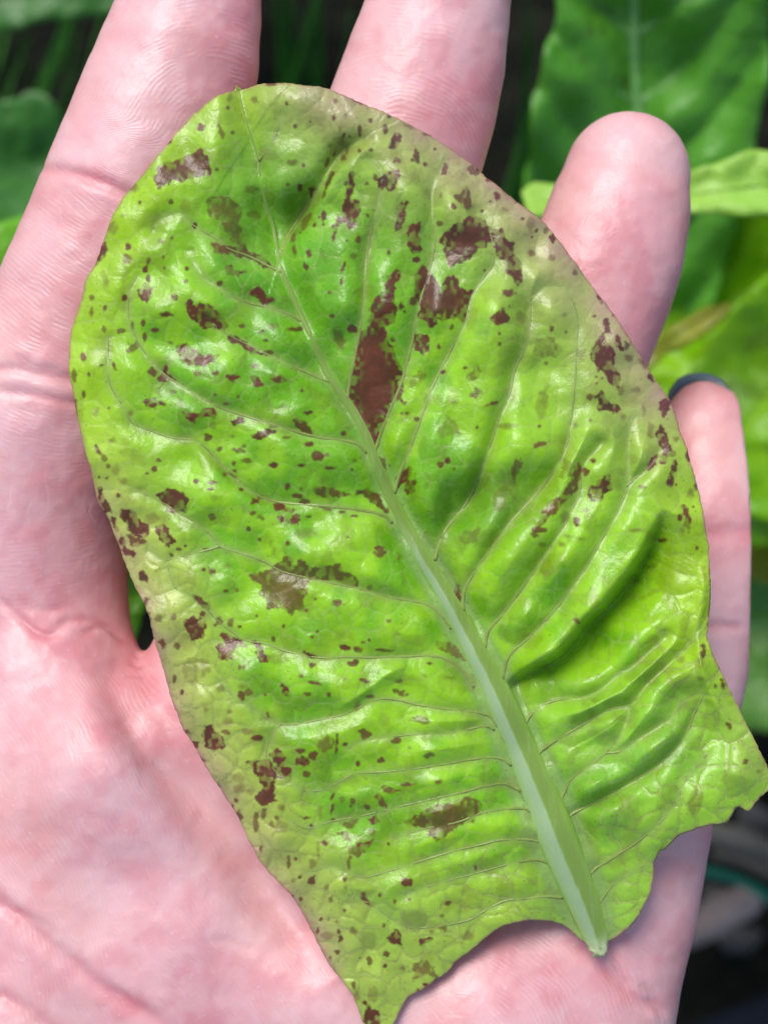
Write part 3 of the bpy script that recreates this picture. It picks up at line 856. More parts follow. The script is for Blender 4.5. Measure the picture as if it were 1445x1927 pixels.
# pigment blotches, traced crop by crop: (origin x, origin y, scale), polygons (points, strength), spots (x, y, rx, ry, lean, strength)
BLOT = [
 ((100, 100, 2.89), [
  ([(555,660),(600,600),(660,590),(750,550),(800,515),(835,560),(850,600),(845,660),(760,660),(720,700),(660,690),(620,700),(580,730)],1),
  ([(830,800),(880,780),(960,790),(1020,840),(1010,920),(1030,990),(1010,1050),(960,1000),(920,920),(860,880)],.7),
  ([(870,1040),(920,1040),(980,1060),(1040,1040),(1060,1080),(1140,1110),(1200,1170),(1150,1160),(1080,1110),(1010,1100),(940,1080),(880,1085)],.9),
  ([(945,1160),(970,1150),(980,1180),(1040,1185),(1010,1210),(960,1200)],1),
  ([(1065,1290),(1120,1280),(1160,1310),(1210,1345),(1150,1360),(1100,1320)],1),
  ([(465,1290),(500,1255),(535,1280),(540,1330),(510,1355),(475,1330)],1),
  ([(255,1060),(280,1030),(290,1100),(240,1150),(235,1120)],1)],
  [(800,400,16,22),(915,425,10,35,-20),(640,805,10,12),(472,810,9,9),(408,1055,14,18),(402,1115,18,22),(210,1330,9,12),(282,1385,9,12),(390,1325,14,16),(660,1325,16,16),(520,1130,9,12),(500,1180,12,22),(520,1220,14,20),(600,1105,6,9),(605,1170,6,8),(645,1005,8,10),(730,1170,9,12),(770,935,10,14),(600,1420,30,15),(890,630,10,8),(975,430,8,8),(950,295,6,8),(960,240,10,25,20,.5),(1095,255,16,20,0,.5),(1270,270,7,8),(1315,395,7,7),(1275,715,7,7),(1340,730,14,18),(1405,750,14,22),(1300,590,25,15,0,.5),(1090,880,35,25,0,.4),(1080,740,30,15,0,.4),(905,1250,14,12),(720,1240,8,8),(590,1025,20,15,0,.5),(285,1240,14,45,-15,.5),(440,735,20,18,0,.5),(635,480,20,10,-40),(720,830,30,40,0,.3),(380,880,12,12,0,.5),(320,950,25,30,0,.4),(210,1410,10,20),(1210,440,6,30,20,.4)]),
 ((500, 100, 2.89), [
  ([(470,650),(475,700),(465,750),(440,800),(500,800),(515,850),(490,910),(480,960),(450,940),(425,900),(400,920),(385,960),(365,1025),(375,950),(390,900),(420,880),(420,820),(440,750),(460,690)],1),
  ([(665,495),(700,440),(725,450),(720,490),(690,520),(665,515)],1),
  ([(620,680),(690,635),(715,640),(735,665),(715,700),(700,740),(660,730),(625,735)],1),
  ([(740,660),(840,640),(840,690),(730,710)],.35),
  ([(720,840),(735,810),(760,810),(755,870),(745,900),(735,950),(710,955),(720,900),(715,860)],1),
  ([(780,940),(800,922),(835,925),(840,960),(830,990),(845,1020),(835,1075),(805,1085),(780,1065)],1),
  ([(940,1025),(1000,960),(1080,900),(1110,885),(1160,895),(1200,940),(1230,960),(1280,960),(1300,1000),(1335,1030),(1345,1080),(1370,1140),(1395,1230),(1365,1260),(1345,1220),(1310,1170),(1280,1120),(1255,1090),(1240,1030),(1205,1030),(1200,1060),(1150,1050),(1130,1090),(1090,1120),(1040,1130),(1010,1155),(985,1120),(975,1070),(985,1040)],1),
  ([(1030,780),(1070,770),(1090,740),(1110,760),(1115,830),(1095,845),(1060,810)],.9),
  ([(805,1230),(845,1155),(890,1200),(930,1240),(950,1280),(990,1220),(1020,1210),(1050,1270),(1090,1300),(1090,1380),(1060,1420),(1010,1445),(830,1445),(840,1380),(815,1300)],1),
  ([(570,1420),(600,1330),(650,1290),(670,1210),(710,1180),(725,1200),(700,1260),(690,1320),(705,1400),(700,1460),(575,1460)],1)],
  [(30,168,25,8),(500,262,8,26,-62),(380,258,9,11),(435,335,8,9),(570,362,10,11),(370,355,8,14),(650,415,10,22),(510,420,10,22),(455,452,12,12),(425,445,7,12),(405,410,8,18,0,.5),(350,500,12,8,0,.5),(412,485,12,18,0,.5),(510,525,8,10),(572,525,10,8),(418,572,12,20,20),(350,680,14,45,20),(445,530,6,18,25),(375,540,6,18,20),(335,590,8,20,15),(315,770,8,28,15),(250,745,14,20),(185,730,12,14),(205,610,8,8),(215,920,16,45,30),(315,885,12,25),(290,890,6,9),(265,935,9,9),(315,930,9,7),(150,1010,10,25,15),(155,1060,8,30),(235,1095,12,22),(220,1165,10,20),(210,1145,5,12),(425,1160,8,20,20),(500,1012,16,18),(443,1020,7,7),(600,675,12,14),(548,708,9,9),(438,705,8,10),(555,885,6,8),(950,775,9,12),(945,925,14,12),(820,1125,16,16),(670,1085,10,14),(650,1120,6,8),(805,1345,20,25),(735,1370,9,20),(345,1300,8,8),(412,1245,5,12),(310,1100,6,20,-20,.5),(480,1100,16,16,0,.5),(975,635,14,26),(865,605,8,8),(715,580,18,18),(820,560,18,30),(800,580,12,12),(1130,640,28,18,30),(1060,660,40,30,0,.25),(1020,830,16,18),(1220,685,12,9),(885,437,25,8),(670,340,8,9),(780,400,20,10,30,.5),(920,520,8,8),(1255,775,14,16),(1220,805,6,6),(1175,855,6,6),(1300,850,12,12,0,.5),(1310,755,16,8,30,.5),(1395,900,6,6),(1310,1300,28,18),(1280,1430,40,20),(1190,1180,6,6),(280,390,60,50,0,.25),(1150,630,9,9),(240,370,6,6),(160,395,8,8),(115,275,6,7),(140,235,5,7)]),
 ((900, 300, 2.651), [
  ([(620,800),(640,795),(650,830),(660,870),(640,860),(625,830)],1),
  ([(600,890),(625,865),(635,920),(660,930),(680,970),(670,1010),(690,1050),(705,1100),(695,1135),(660,1120),(640,1080),(620,1050),(595,1060),(585,1020),(570,990),(580,930)],1),
  ([(675,880),(700,875),(710,910),(718,945),(690,920)],1),
  ([(605,1145),(622,1150),(625,1190),(650,1215),(690,1225),(705,1245),(670,1260),(640,1245),(605,1245),(605,1200)],1),
  ([(905,1215),(940,1195),(955,1230),(940,1250),(920,1275),(905,1260),(900,1240)],1),
  ([(290,900),(340,880),(380,900),(410,950),(390,985),(320,980),(285,960)],.5),
  ([(70,795),(110,755),(125,755),(150,790),(140,815),(90,815)],1)],
  [(143,665,30,18),(740,925,12,20),(335,358,12,14),(372,392,18,18),(290,352,8,10),(265,385,7,7),(90,180,14,18),(60,207,5,5),(60,95,16,12),(188,212,6,6),(222,295,6,6),(265,320,22,32,0,.45),(265,468,12,12),(370,490,14,14,0,.6),(483,560,10,14),(605,690,10,20,-30),(578,780,8,8),(672,775,6,6),(745,995,16,14,0,.5),(555,1180,14,14),(588,1085,6,6),(620,1092,6,6),(590,1115,6,6),(588,1185,8,8),(860,1090,10,18,-25),(825,1025,12,26,-30),(825,1250,8,22,0,.5),(785,1150,22,14,0,.5),(715,1150,20,25,0,.5),(430,775,10,10,0,.5),(435,862,8,9),(365,850,7,7),(385,940,7,7),(335,1015,5,6),(560,1302,6,6),(515,970,22,35,0,.35),(105,868,7,7),(105,920,6,8),(20,255,7,7),(325,1200,20,45,0,.4),(720,1285,20,14,0,.4),(215,790,25,30,0,.4),(340,1140,15,20,0,.3),(185,665,7,7),(155,735,8,8,0,.5),(130,150,12,6,25)]),
 ((100, 550, 2.89), [
  ([(725,60),(740,45),(760,75),(800,65),(850,70),(890,110),(920,150),(960,185),(930,200),(870,195),(820,185),(780,150),(745,120),(730,95)],1),
  ([(680,290),(720,285),(755,300),(800,330),(840,350),(905,340),(880,365),(830,390),(790,385),(750,390),(710,375),(690,340)],1),
  ([(960,245),(1000,245),(1040,270),(1080,300),(1140,335),(1090,325),(1030,290),(990,270)],1),
  ([(500,595),(530,575),(570,590),(605,605),(560,610),(540,625),(510,615)],1),
  ([(600,420),(615,405),(620,440),(665,480),(630,465),(595,440)],1),
  ([(700,650),(760,665),(870,630),(870,680),(820,670),(770,690),(775,710),(740,690)],1),
  ([(575,1100),(620,1072),(680,1085),(725,1120),(710,1195),(660,1200),(625,1190),(600,1140)],1),
  ([(370,1190),(410,1180),(450,1210),(480,1250),(515,1270),(520,1310),(490,1330),(450,1320),(420,1290),(390,1250),(365,1220)],1),
  ([(405,1320),(440,1340),(500,1355),(470,1380),(430,1370)],.9),
  ([(560,1280),(600,1275),(625,1300),(660,1355),(620,1370),(580,1345),(560,1310)],1),
  ([(245,1070),(265,1065),(275,1120),(300,1170),(335,1210),(290,1195),(260,1140)],1),
  ([(315,1215),(335,1225),(350,1290),(330,1270)],1),
  ([(365,1325),(385,1340),(390,1390),(430,1425),(400,1420),(375,1390)],1),
  ([(960,700),(1000,685),(1030,680),(1035,700),(990,720)],1),
  ([(1085,780),(1130,760),(1215,755),(1170,780),(1110,795)],1),
  ([(1310,700),(1370,700),(1400,760),(1420,780),(1370,765)],.9),
  ([(1200,1155),(1250,1155),(1260,1175),(1310,1185),(1300,1195),(1250,1185),(1215,1190)],1),
  ([(1230,1220),(1290,1235),(1330,1215),(1340,1240),(1300,1260),(1250,1245)],1),
  ([(395,320),(420,290),(450,270),(460,290),(440,320),(410,330)],.75),
  ([(945,460),(985,440),(1015,460),(970,480)],1),
  ([(1075,460),(1110,470),(1135,500),(1100,500)],1),
  ([(1190,470),(1240,455),(1280,480),(1240,490)],.9)],
  [(210,28,9,9),(282,85,8,12),(210,108,9,20),(390,25,14,16),(280,205,12,18),(370,210,16,12),(165,345,12,22),(115,445,12,32),(165,550,8,20),(120,635,8,38),(500,240,9,18),(430,180,5,15),(265,395,9,5),(330,400,10,25,-20),(195,445,6,9),(540,435,22,22),(595,470,20,22),(235,645,14,18,0,.5),(420,655,10,12,0,.5),(245,860,9,25,-20),(280,900,14,16,0,.6),(300,945,7,9),(320,808,14,9,0,.5),(305,630,7,7),(340,960,18,25,0,.4),(380,1030,25,20,0,.5),(290,1010,7,7),(250,1003,6,8),(360,1105,12,10),(470,1065,14,10,0,.5),(570,915,16,10),(548,962,14,12),(510,985,9,5),(775,1025,14,10),(840,790,18,16),(870,1035,18,7),(855,1070,12,6),(985,970,12,8),(965,990,20,8,30),(1025,1072,14,10),(930,990,10,9),(1095,1135,18,16),(1130,1115,20,9),(1085,1200,14,10),(1130,1225,18,9,25),(865,1220,16,16),(1385,1220,10,7),(1065,1285,10,10),(1125,1350,12,9),(1275,1365,9,9),(720,1380,9,8),(685,1398,14,8),(640,1430,10,10),(835,1400,12,6),(1100,400,16,8),(885,440,14,10),(785,437,18,10),(655,540,14,9),(940,605,12,7),(880,560,10,8),(1005,565,9,8),(1170,325,20,14),(610,120,30,14),(490,165,10,14),(555,205,16,9),(1030,180,14,10),(1130,215,14,8),(640,275,16,10,0,.6),(1150,260,14,8),(1320,200,40,10),(1190,180,30,20,0,.4),(1010,860,30,12),(1035,838,12,8),(970,780,16,8,0,.5),(1060,915,25,10),(1190,730,25,8),(1250,625,20,12,0,.5),(1210,675,14,20,0,.5),(1390,655,20,8),(1200,940,20,10),(1350,938,16,7),(1395,825,30,12),(1265,790,18,7),(1440,890,30,25),(1355,535,9,9),(985,930,18,14),(540,1230,35,25,0,.4),(900,850,14,10),(1330,1105,30,14,20),(1380,1140,18,10,20),(1275,1060,10,16),(1430,1080,20,20,0,.5),(1370,1310,50,20,0,.35),(690,590,18,20,0,.4),(580,530,10,18,0,.5),(870,725,14,14,0,.4),(1000,100,50,20,0,.3),(880,1115,30,16,0,.4)]),
 ((550, 550, 2.89), [
  ([(440,80),(470,20),(510,-10),(545,-10),(555,60),(540,140),(500,190),(520,280),(560,360),(590,410),(580,480),(560,550),(530,620),(500,700),(470,760),(450,830),(420,790),(380,720),(340,650),(310,560),(330,460),(350,340),(380,220),(420,180)],1),
  ([(655,270),(690,230),(735,230),(745,290),(720,340),(690,310),(660,310)],1),
  ([(700,-8),(980,-8),(960,60),(930,160),(890,120),(860,90),(820,100),(760,185),(740,130),(715,60)],1),
  ([(570,1040),(580,990),(640,955),(650,970),(610,1030),(575,1055)],1),
  ([(610,1080),(640,1030),(660,1030),(650,1090),(630,1100)],.9),
  ([(110,1080),(170,1065),(250,1085),(310,1100),(200,1110),(130,1090)],.85),
  ([(340,1080),(410,1070),(460,1110),(500,1160),(520,1195),(450,1150),(390,1100)],.9),
  ([(650,480),(700,430),(720,450),(680,500),(640,520)],.5),
  ([(950,460),(1000,410),(1020,430),(990,480)],.6),
  ([(970,560),(1000,520),(1030,550),(1000,575)],.75),
  ([(800,740),(850,680),(890,720),(880,760),(800,800)],.4),
  ([(1100,1120),(1150,1040),(1200,1020),(1190,1100),(1150,1170),(1100,1180)],.4),
  ([(910,1330),(960,1300),(1020,1290),(1000,1350),(940,1370)],.5)],
  [(865,188,9,10),(658,48,22,22),(600,75,8,10),(610,105,7,8),(545,258,8,9),(590,70,9,20),(325,198,25,20),(255,250,25,50,-20,.6),(215,130,10,8),(20,200,35,14),(680,690,14,10),(795,295,9,14),(595,590,7,10),(610,600,9,8),(595,655,9,9),(625,655,12,8),(590,530,12,45,20),(845,915,10,12),(805,940,14,12),(880,960,7,6),(530,945,6,6),(90,655,14,8),(55,538,8,6),(55,730,50,20,30,.8),(280,765,14,12),(340,915,10,10),(85,825,30,10),(140,890,25,18),(190,885,12,9),(50,940,14,7),(210,955,22,7),(325,965,7,7),(25,1105,25,14),(45,1070,10,15),(70,1140,30,10),(180,1175,35,7,15),(265,1195,14,6),(340,1218,16,6),(20,1235,20,25),(5,1185,10,12),(85,1220,12,6),(300,1332,8,5),(480,1390,30,16,25),(900,760,14,14,0,.7),(875,590,18,10,0,.6),(940,410,14,10),(1385,385,5,6),(1410,200,10,12),(1125,225,7,7),(1128,280,7,7),(1180,75,7,6),(1350,825,30,12,-20),(1220,935,14,25,20),(1205,985,10,30),(820,435,12,12),(1170,725,40,10,0,.5),(1085,605,30,8,-15),(1005,735,5,7),(490,930,12,30,-20,.6)]),
 ((900, 700, 2.651), [
  ([(480,470),(500,462),(515,480),(505,530),(480,590),(440,640),(400,680),(340,740),(305,770),(315,710),(350,660),(410,620),(450,580),(460,540),(470,500)],.9),
  ([(400,520),(430,440),(470,450),(470,510),(430,530)],.5),
  ([(555,590),(600,545),(650,515),(665,585),(620,600),(610,640),(570,640),(560,610)],1),
  ([(895,300),(910,270),(930,310),(945,350),(965,385),(975,415),(940,420),(930,455),(912,450),(925,400),(910,350)],1),
  ([(965,435),(980,440),(985,490),(970,520),(965,575),(945,570),(945,530),(960,490)],1),
  ([(845,485),(865,430),(888,420),(880,450),(860,480)],1),
  ([(1025,675),(1040,690),(1050,730),(1050,795),(1040,770),(1030,720)],1),
  ([(170,500),(210,430),(215,460),(190,510),(180,550)],.7),
  ([(80,600),(180,560),(190,640),(110,690)],.3)],
  [(920,840,30,12),(1045,425,9,25),(1005,730,10,14),(1085,575,6,14),(1073,673,6,6),(1060,605,16,20,0,.5),(985,562,7,8),(1090,875,8,10),(822,572,14,9),(320,355,16,10),(295,362,14,8),(535,500,14,20),(572,447,12,14),(860,290,14,30,0,.5),(990,335,18,10,0,.5),(560,240,8,6),(490,745,12,20),(305,790,30,14),(430,725,20,25,0,.4),(540,690,14,10,0,.5),(415,858,16,10,0,.5),(450,820,18,8,0,.5),(520,835,14,8,0,.5),(395,955,30,25,0,.3),(340,980,35,50,0,.3),(490,1240,14,12,0,.7),(570,1085,14,9,0,.3),(860,970,25,10,0,.4),(870,1100,60,10,-30,.35),(785,790,25,6,0,.6),(310,180,25,50,0,.3),(140,270,40,14,0,.4),(1020,795,8,16,0,.5),(1125,1010,8,30,0,.5),(775,1045,30,10,0,.4),(320,860,18,10,0,.4),(305,270,6,6),(480,265,10,14,0,.5),(720,225,20,12,0,.5)]),
 ((200, 1000, 2.89), [
  ([(780,240),(830,225),(850,250),(870,220),(900,215),(960,160),(970,110),(1000,160),(1020,185),(1050,160),(1090,190),(1150,200),(1200,190),(1260,185),(1300,225),(1360,265),(1360,300),(1300,290),(1220,260),(1130,250),(1090,270),(1085,330),(1060,370),(1085,435),(1030,420),(1000,445),(960,410),(920,410),(880,420),(870,370),(840,340),(840,290),(800,270)],.85),
  ([(430,490),(470,470),(535,475),(540,510),(520,545),(525,580),(470,585),(460,550),(430,535)],1),
  ([(610,635),(640,600),(635,560),(680,580),(740,600),(755,620),(710,630),(680,660),(685,690),(655,700),(625,680)],1),
  ([(780,600),(830,610),(850,640),(855,680),(885,690),(880,710),(835,705),(820,660),(810,620)],1),
  ([(525,1110),(550,1060),(575,1055),(585,1100),(630,1120),(635,1170),(590,1190),(540,1170),(535,1130)],1),
  ([(770,1255),(840,1250),(880,1245),(910,1290),(960,1275),(1005,1300),(1000,1335),(960,1345),(920,1330),(910,1380),(915,1440),(895,1470),(870,1470),(840,1440),(850,1400),(840,1370),(840,1330),(810,1320),(800,1280)],1),
  ([(885,1215),(930,1190),(960,1225),(995,1240),(960,1260),(920,1255)],1),
  ([(1035,1245),(1070,1235),(1105,1260),(1070,1275),(1040,1265)],1),
  ([(1130,1160),(1200,1120),(1240,1150),(1190,1205),(1150,1180)],.65),
  ([(420,720),(470,695),(545,710),(550,760),(490,800),(470,840),(430,800),(415,760)],.4),
  ([(960,840),(980,840),(990,865),(1015,870),(990,890),(970,870)],1),
  ([(480,360),(520,360),(555,420),(520,410)],.9)],
  [(835,48,11,11),(985,62,8,8),(575,218,16,18),(200,245,18,25,-30),(530,210,8,8),(660,180,18,14,0,.4),(355,130,10,10),(398,98,12,7),(432,80,9,8),(545,100,14,6),(650,322,14,8),(710,320,10,8),(1138,368,9,9),(1255,395,28,18),(615,490,22,18),(675,495,16,20),(592,508,9,9),(727,518,9,9),(820,460,8,7),(520,450,14,12),(370,470,14,16),(285,475,20,20,0,.5),(305,610,16,22,-30),(385,622,16,22,-30),(370,805,9,18),(415,872,9,14),(650,1095,18,12),(665,1040,25,25,0,.4),(620,855,20,20,0,.45),(725,742,8,10),(750,740,6,8),(775,875,18,20),(730,890,16,18),(740,910,8,8),(740,845,20,10,0,.5),(820,1125,25,14),(770,1090,30,16,0,.5),(880,1005,12,16),(865,890,8,7),(540,965,14,14,0,.5),(670,980,12,10,0,.5),(1055,1195,22,10),(1125,1220,22,20,0,.8),(1090,1320,16,16,0,.8),(1300,1160,14,9),(1255,1140,6,25),(1250,1200,5,18),(1095,885,16,10),(1208,888,9,10),(1130,825,30,8,15),(1060,790,10,6),(1068,765,5,6),(1118,728,18,14),(1110,675,25,12,25),(1075,655,6,6),(1300,630,28,14),(1360,640,16,8),(1378,650,10,8),(1350,715,30,18),(1408,815,22,12),(1430,900,14,7),(1120,575,9,7),(1145,545,6,6),(910,585,8,14),(965,515,8,10),(940,690,60,30,0,.25),(1405,1105,30,25,0,.6),(1365,1265,8,8),(910,115,10,20,0,.4),(895,60,10,20,0,.4),(230,475,12,25),(215,385,12,25),(435,1090,20,14,30),(485,1165,18,18),(520,1245,16,16,0,.6),(715,1340,30,25,0,.35),(730,1400,30,25,0,.35),(780,1415,20,16,0,.35)]),
 ((600, 1000, 2.89), [
  ([(645,600),(720,610),(745,640),(780,700),(750,680),(700,655),(650,640)],.7),
  ([(740,330),(750,300),(765,330),(760,390),(745,370)],.9)],
  [(105,395,22,16),(380,488,9,7),(140,632,28,12,20),(210,640,25,12),(240,605,10,7),(360,648,40,9),(275,590,6,6),(195,715,28,14),(250,815,25,12),(275,897,18,9),(205,960,12,25,20,.5),(430,815,20,10),(445,880,30,14,25),(600,718,14,6),(700,795,35,12,0,.5),(575,783,12,9,0,.5),(430,560,14,9,0,.5),(145,805,10,8,0,.5),(555,1025,50,20,0,.75),(250,1100,30,22,0,.75),(420,1138,20,12),(595,1220,22,12),(490,1180,10,9,0,.6),(340,1245,14,14),(145,1160,12,9),(95,1190,5,30),(210,1265,9,12),(390,1408,45,12),(495,1380,25,10),(650,1365,14,8),(320,1440,14,12),(335,95,30,14,25),(335,130,18,10),(305,115,7,5),(435,145,9,16,0,.5),(270,305,14,12,0,.6),(1180,20,20,12),(1405,490,12,14),(1240,220,25,20,0,.4),(1320,70,10,10,0,.6)]),
 ((945, 1100, 2.89), [],
  [(1097,365,14,40),(1080,420,18,30,0,.5),(1080,510,14,10,0,.5),(975,410,18,14,0,.4),(1200,545,12,20,-20),(1158,552,6,9),(1235,775,8,16),(1262,890,9,14),(1320,965,12,10),(1395,1015,10,8,0,.5),(405,195,14,12,0,.7),(1220,760,6,8),(540,500,20,10,0,.35),(500,630,20,10,0,.35),(1050,1180,40,80,12,.35),(1060,870,50,40,0,.2)]),
 ((400, 1427, 2.89), [
  ([(1050,350),(1110,325),(1180,275),(1270,250),(1300,235),(1380,225),(1430,220),(1455,250),(1445,310),(1400,340),(1330,370),(1300,400),(1250,425),(1210,440),(1175,425),(1165,380),(1100,370)],.85),
  ([(675,405),(735,405),(745,445),(710,430)],1),
  ([(720,365),(750,340),(785,335),(765,370),(735,385)],.75),
  ([(780,465),(830,465),(865,455),(860,475),(800,490)],1),
  ([(745,490),(800,475),(835,505),(790,535),(750,515)],.7),
  ([(850,340),(885,320),(905,345),(870,355)],1),
  ([(925,160),(970,175),(1015,175),(970,190),(935,180)],1),
  ([(890,195),(910,200),(945,265),(915,245)],.85),
  ([(955,980),(995,940),(1025,970),(1020,1010),(975,1000)],1),
  ([(1120,990),(1180,980),(1165,1010),(1130,1020)],1),
  ([(1090,1150),(1130,1100),(1170,1120),(1220,1190),(1160,1170),(1100,1200)],.7),
  ([(835,1335),(850,1345),(860,1370),(900,1380),(915,1445),(925,1500),(830,1500)],1),
  ([(240,215),(270,180),(335,190),(345,230),(300,245),(280,260)],1)],
  [(125,230,12,9),(145,310,12,25,-20),(235,350,12,40),(320,365,12,16),(350,325,9,9),(280,305,12,20,0,.6),(370,375,35,30,0,.35),(375,270,14,14,0,.5),(262,497,9,16),(108,265,6,10),(30,160,8,14),(415,570,9,25),(450,548,9,7),(540,665,20,20),(475,650,7,8),(440,670,10,10,0,.5),(610,462,12,10),(510,325,16,8),(535,368,9,6),(548,375,5,6),(650,280,6,25,15),(655,335,10,6),(655,205,5,16,30),(740,580,8,30),(750,540,9,10),(585,300,8,25,0,.5),(575,500,6,35,0,.5),(545,570,20,25,0,.5),(645,765,12,14),(620,710,10,14,0,.5),(722,658,14,12),(724,705,7,8),(718,828,10,10),(835,780,12,26,-40),(820,740,9,12),(910,745,9,8),(1055,678,28,22),(990,780,10,14),(1275,790,20,14),(1250,860,9,7),(1068,770,8,8),(1258,925,20,14),(765,940,16,18,0,.5),(685,945,9,10),(695,985,12,14),(590,878,8,8),(630,880,5,6),(675,890,5,6),(570,940,7,14),(590,1060,12,25,-30),(680,1055,12,10),(640,1088,5,7),(850,1110,16,22),(935,1132,12,10),(945,1068,12,22),(800,1088,6,5),(1030,1145,12,8),(768,1235,9,20),(1155,1235,12,8),(1118,1265,8,8),(875,1290,35,40,0,.35),(785,1290,12,30,0,.4),(1430,600,8,12),(955,465,8,9),(1070,145,28,10),(1230,130,14,10,0,.5),(915,15,16,14),(785,30,8,7),(490,20,35,20),(515,85,16,16),(765,235,14,14),(840,265,14,10),(750,262,7,7),(705,225,14,16,0,.5),(870,400,20,20,0,.5),(620,965,30,20,0,.4),(480,770,9,9),(435,750,6,7),(1385,970,30,25,0,.4),(930,910,6,9),(1190,945,9,12,0,.6)]),
]

outline = np.array(OUT, float)
oc = spline(np.vstack([outline, outline[:1]]), 3.0)[:-1]
# the margin is finely uneven
tang = np.roll(oc, -1, 0) - np.roll(oc, 1, 0)
tang /= np.linalg.norm(tang, axis=1)[:, None]
arc = np.arange(len(oc)) * 3.0
wv = 1.3 * vnoise(arc / 19, arc * 0 + 3, 41) + 0.8 * vnoise(arc / 7, arc * 0 + 8, 43)
oc = oc + np.stack([tang[:, 1], -tang[:, 0]], 1) * wv[:, None]
edge_loop = np.vstack([oc, oc[:1]])[::3]
mid = spline(MID, 8)
veins = [spline(v, 8) for v in VEINS]
fold10 = spline(FOLD10, 8)
fold2 = veins[18]
fold14 = veins[32]
fold5 = spline([(598, 951), (508, 941), (446, 906), (411, 868), (377, 834)], 8)
ridge8 = spline([(770, 1250), (730, 1270), (690, 1300), (650, 1325), (632, 1345)], 8)
curl = spline([(1330, 1060), (1322, 1130), (1312, 1200), (1322, 1260), (1345, 1320), (1385, 1390)], 8)


def cells(X, Y, sp, seed):
    """distance to nearest and second-nearest jittered seed, plus a random value per cell"""
    gx = np.floor(X / sp).astype(int)
    gy = np.floor(Y / sp).astype(int)
    f1 = np.full(X.shape, 1e9)
    f2 = np.full(X.shape, 1e9)
    cid = np.zeros(X.shape)
    for a in range(-2, 3):
        for b in range(-2, 3):
            cx, cy = gx + a, gy + b
            jx = TAB[(cx + seed) & 255, (cy * 3 + seed) & 255]
            jy = TAB[(cx * 5 + 7 + seed) & 255, (cy + 31 + seed) & 255]
            d = np.hypot((cx + 0.05 + 0.9 * jx) * sp - X, (cy + 0.05 + 0.9 * jy) * sp - Y)
            m = d < f1
            f2 = np.where(m, f1, np.minimum(f2, d))
            cid = np.where(m, TAB[(cx * 7 + 3) & 255, (cy * 11 + 5) & 255], cid)
            f1 = np.where(m, d, f1)
    return f1, f2, cid


def leaf_fields(X, Y):
    R = {}
    R['dm'], R['sm'], R['tm'] = pdist(X, Y, mid[:, :2], 900)
    R['hw'] = np.interp(R['tm'], np.linspace(0, 1, len(mid)), mid[:, 2])
    R['de'] = pdist(X, Y, edge_loop, 200)[0]
    ds = np.full(X.shape, 70.0)
    for v in veins:
        ds = np.minimum(ds, pdist(X, Y, v, 70)[0])
    R['ds'] = ds
    wx = X + 9 * vnoise(X / 30, Y / 30, 51)
    wy = Y + 9 * vnoise(X / 30, Y / 30, 52)
    f1, f2, R['cid'] = cells(wx, wy, 40, 3)
    R['F'] = f2 - f1
    f1, f2, R['cid2'] = cells(wx * 1.0 + 3, wy + 11, 17, 9)
    R['F2'] = f2 - f1
    return R


def right_of(m, R):
    """1 left of the midrib, 0 right of it"""
    return np.where(R['sm'] > 0, 1.0, 0.0)


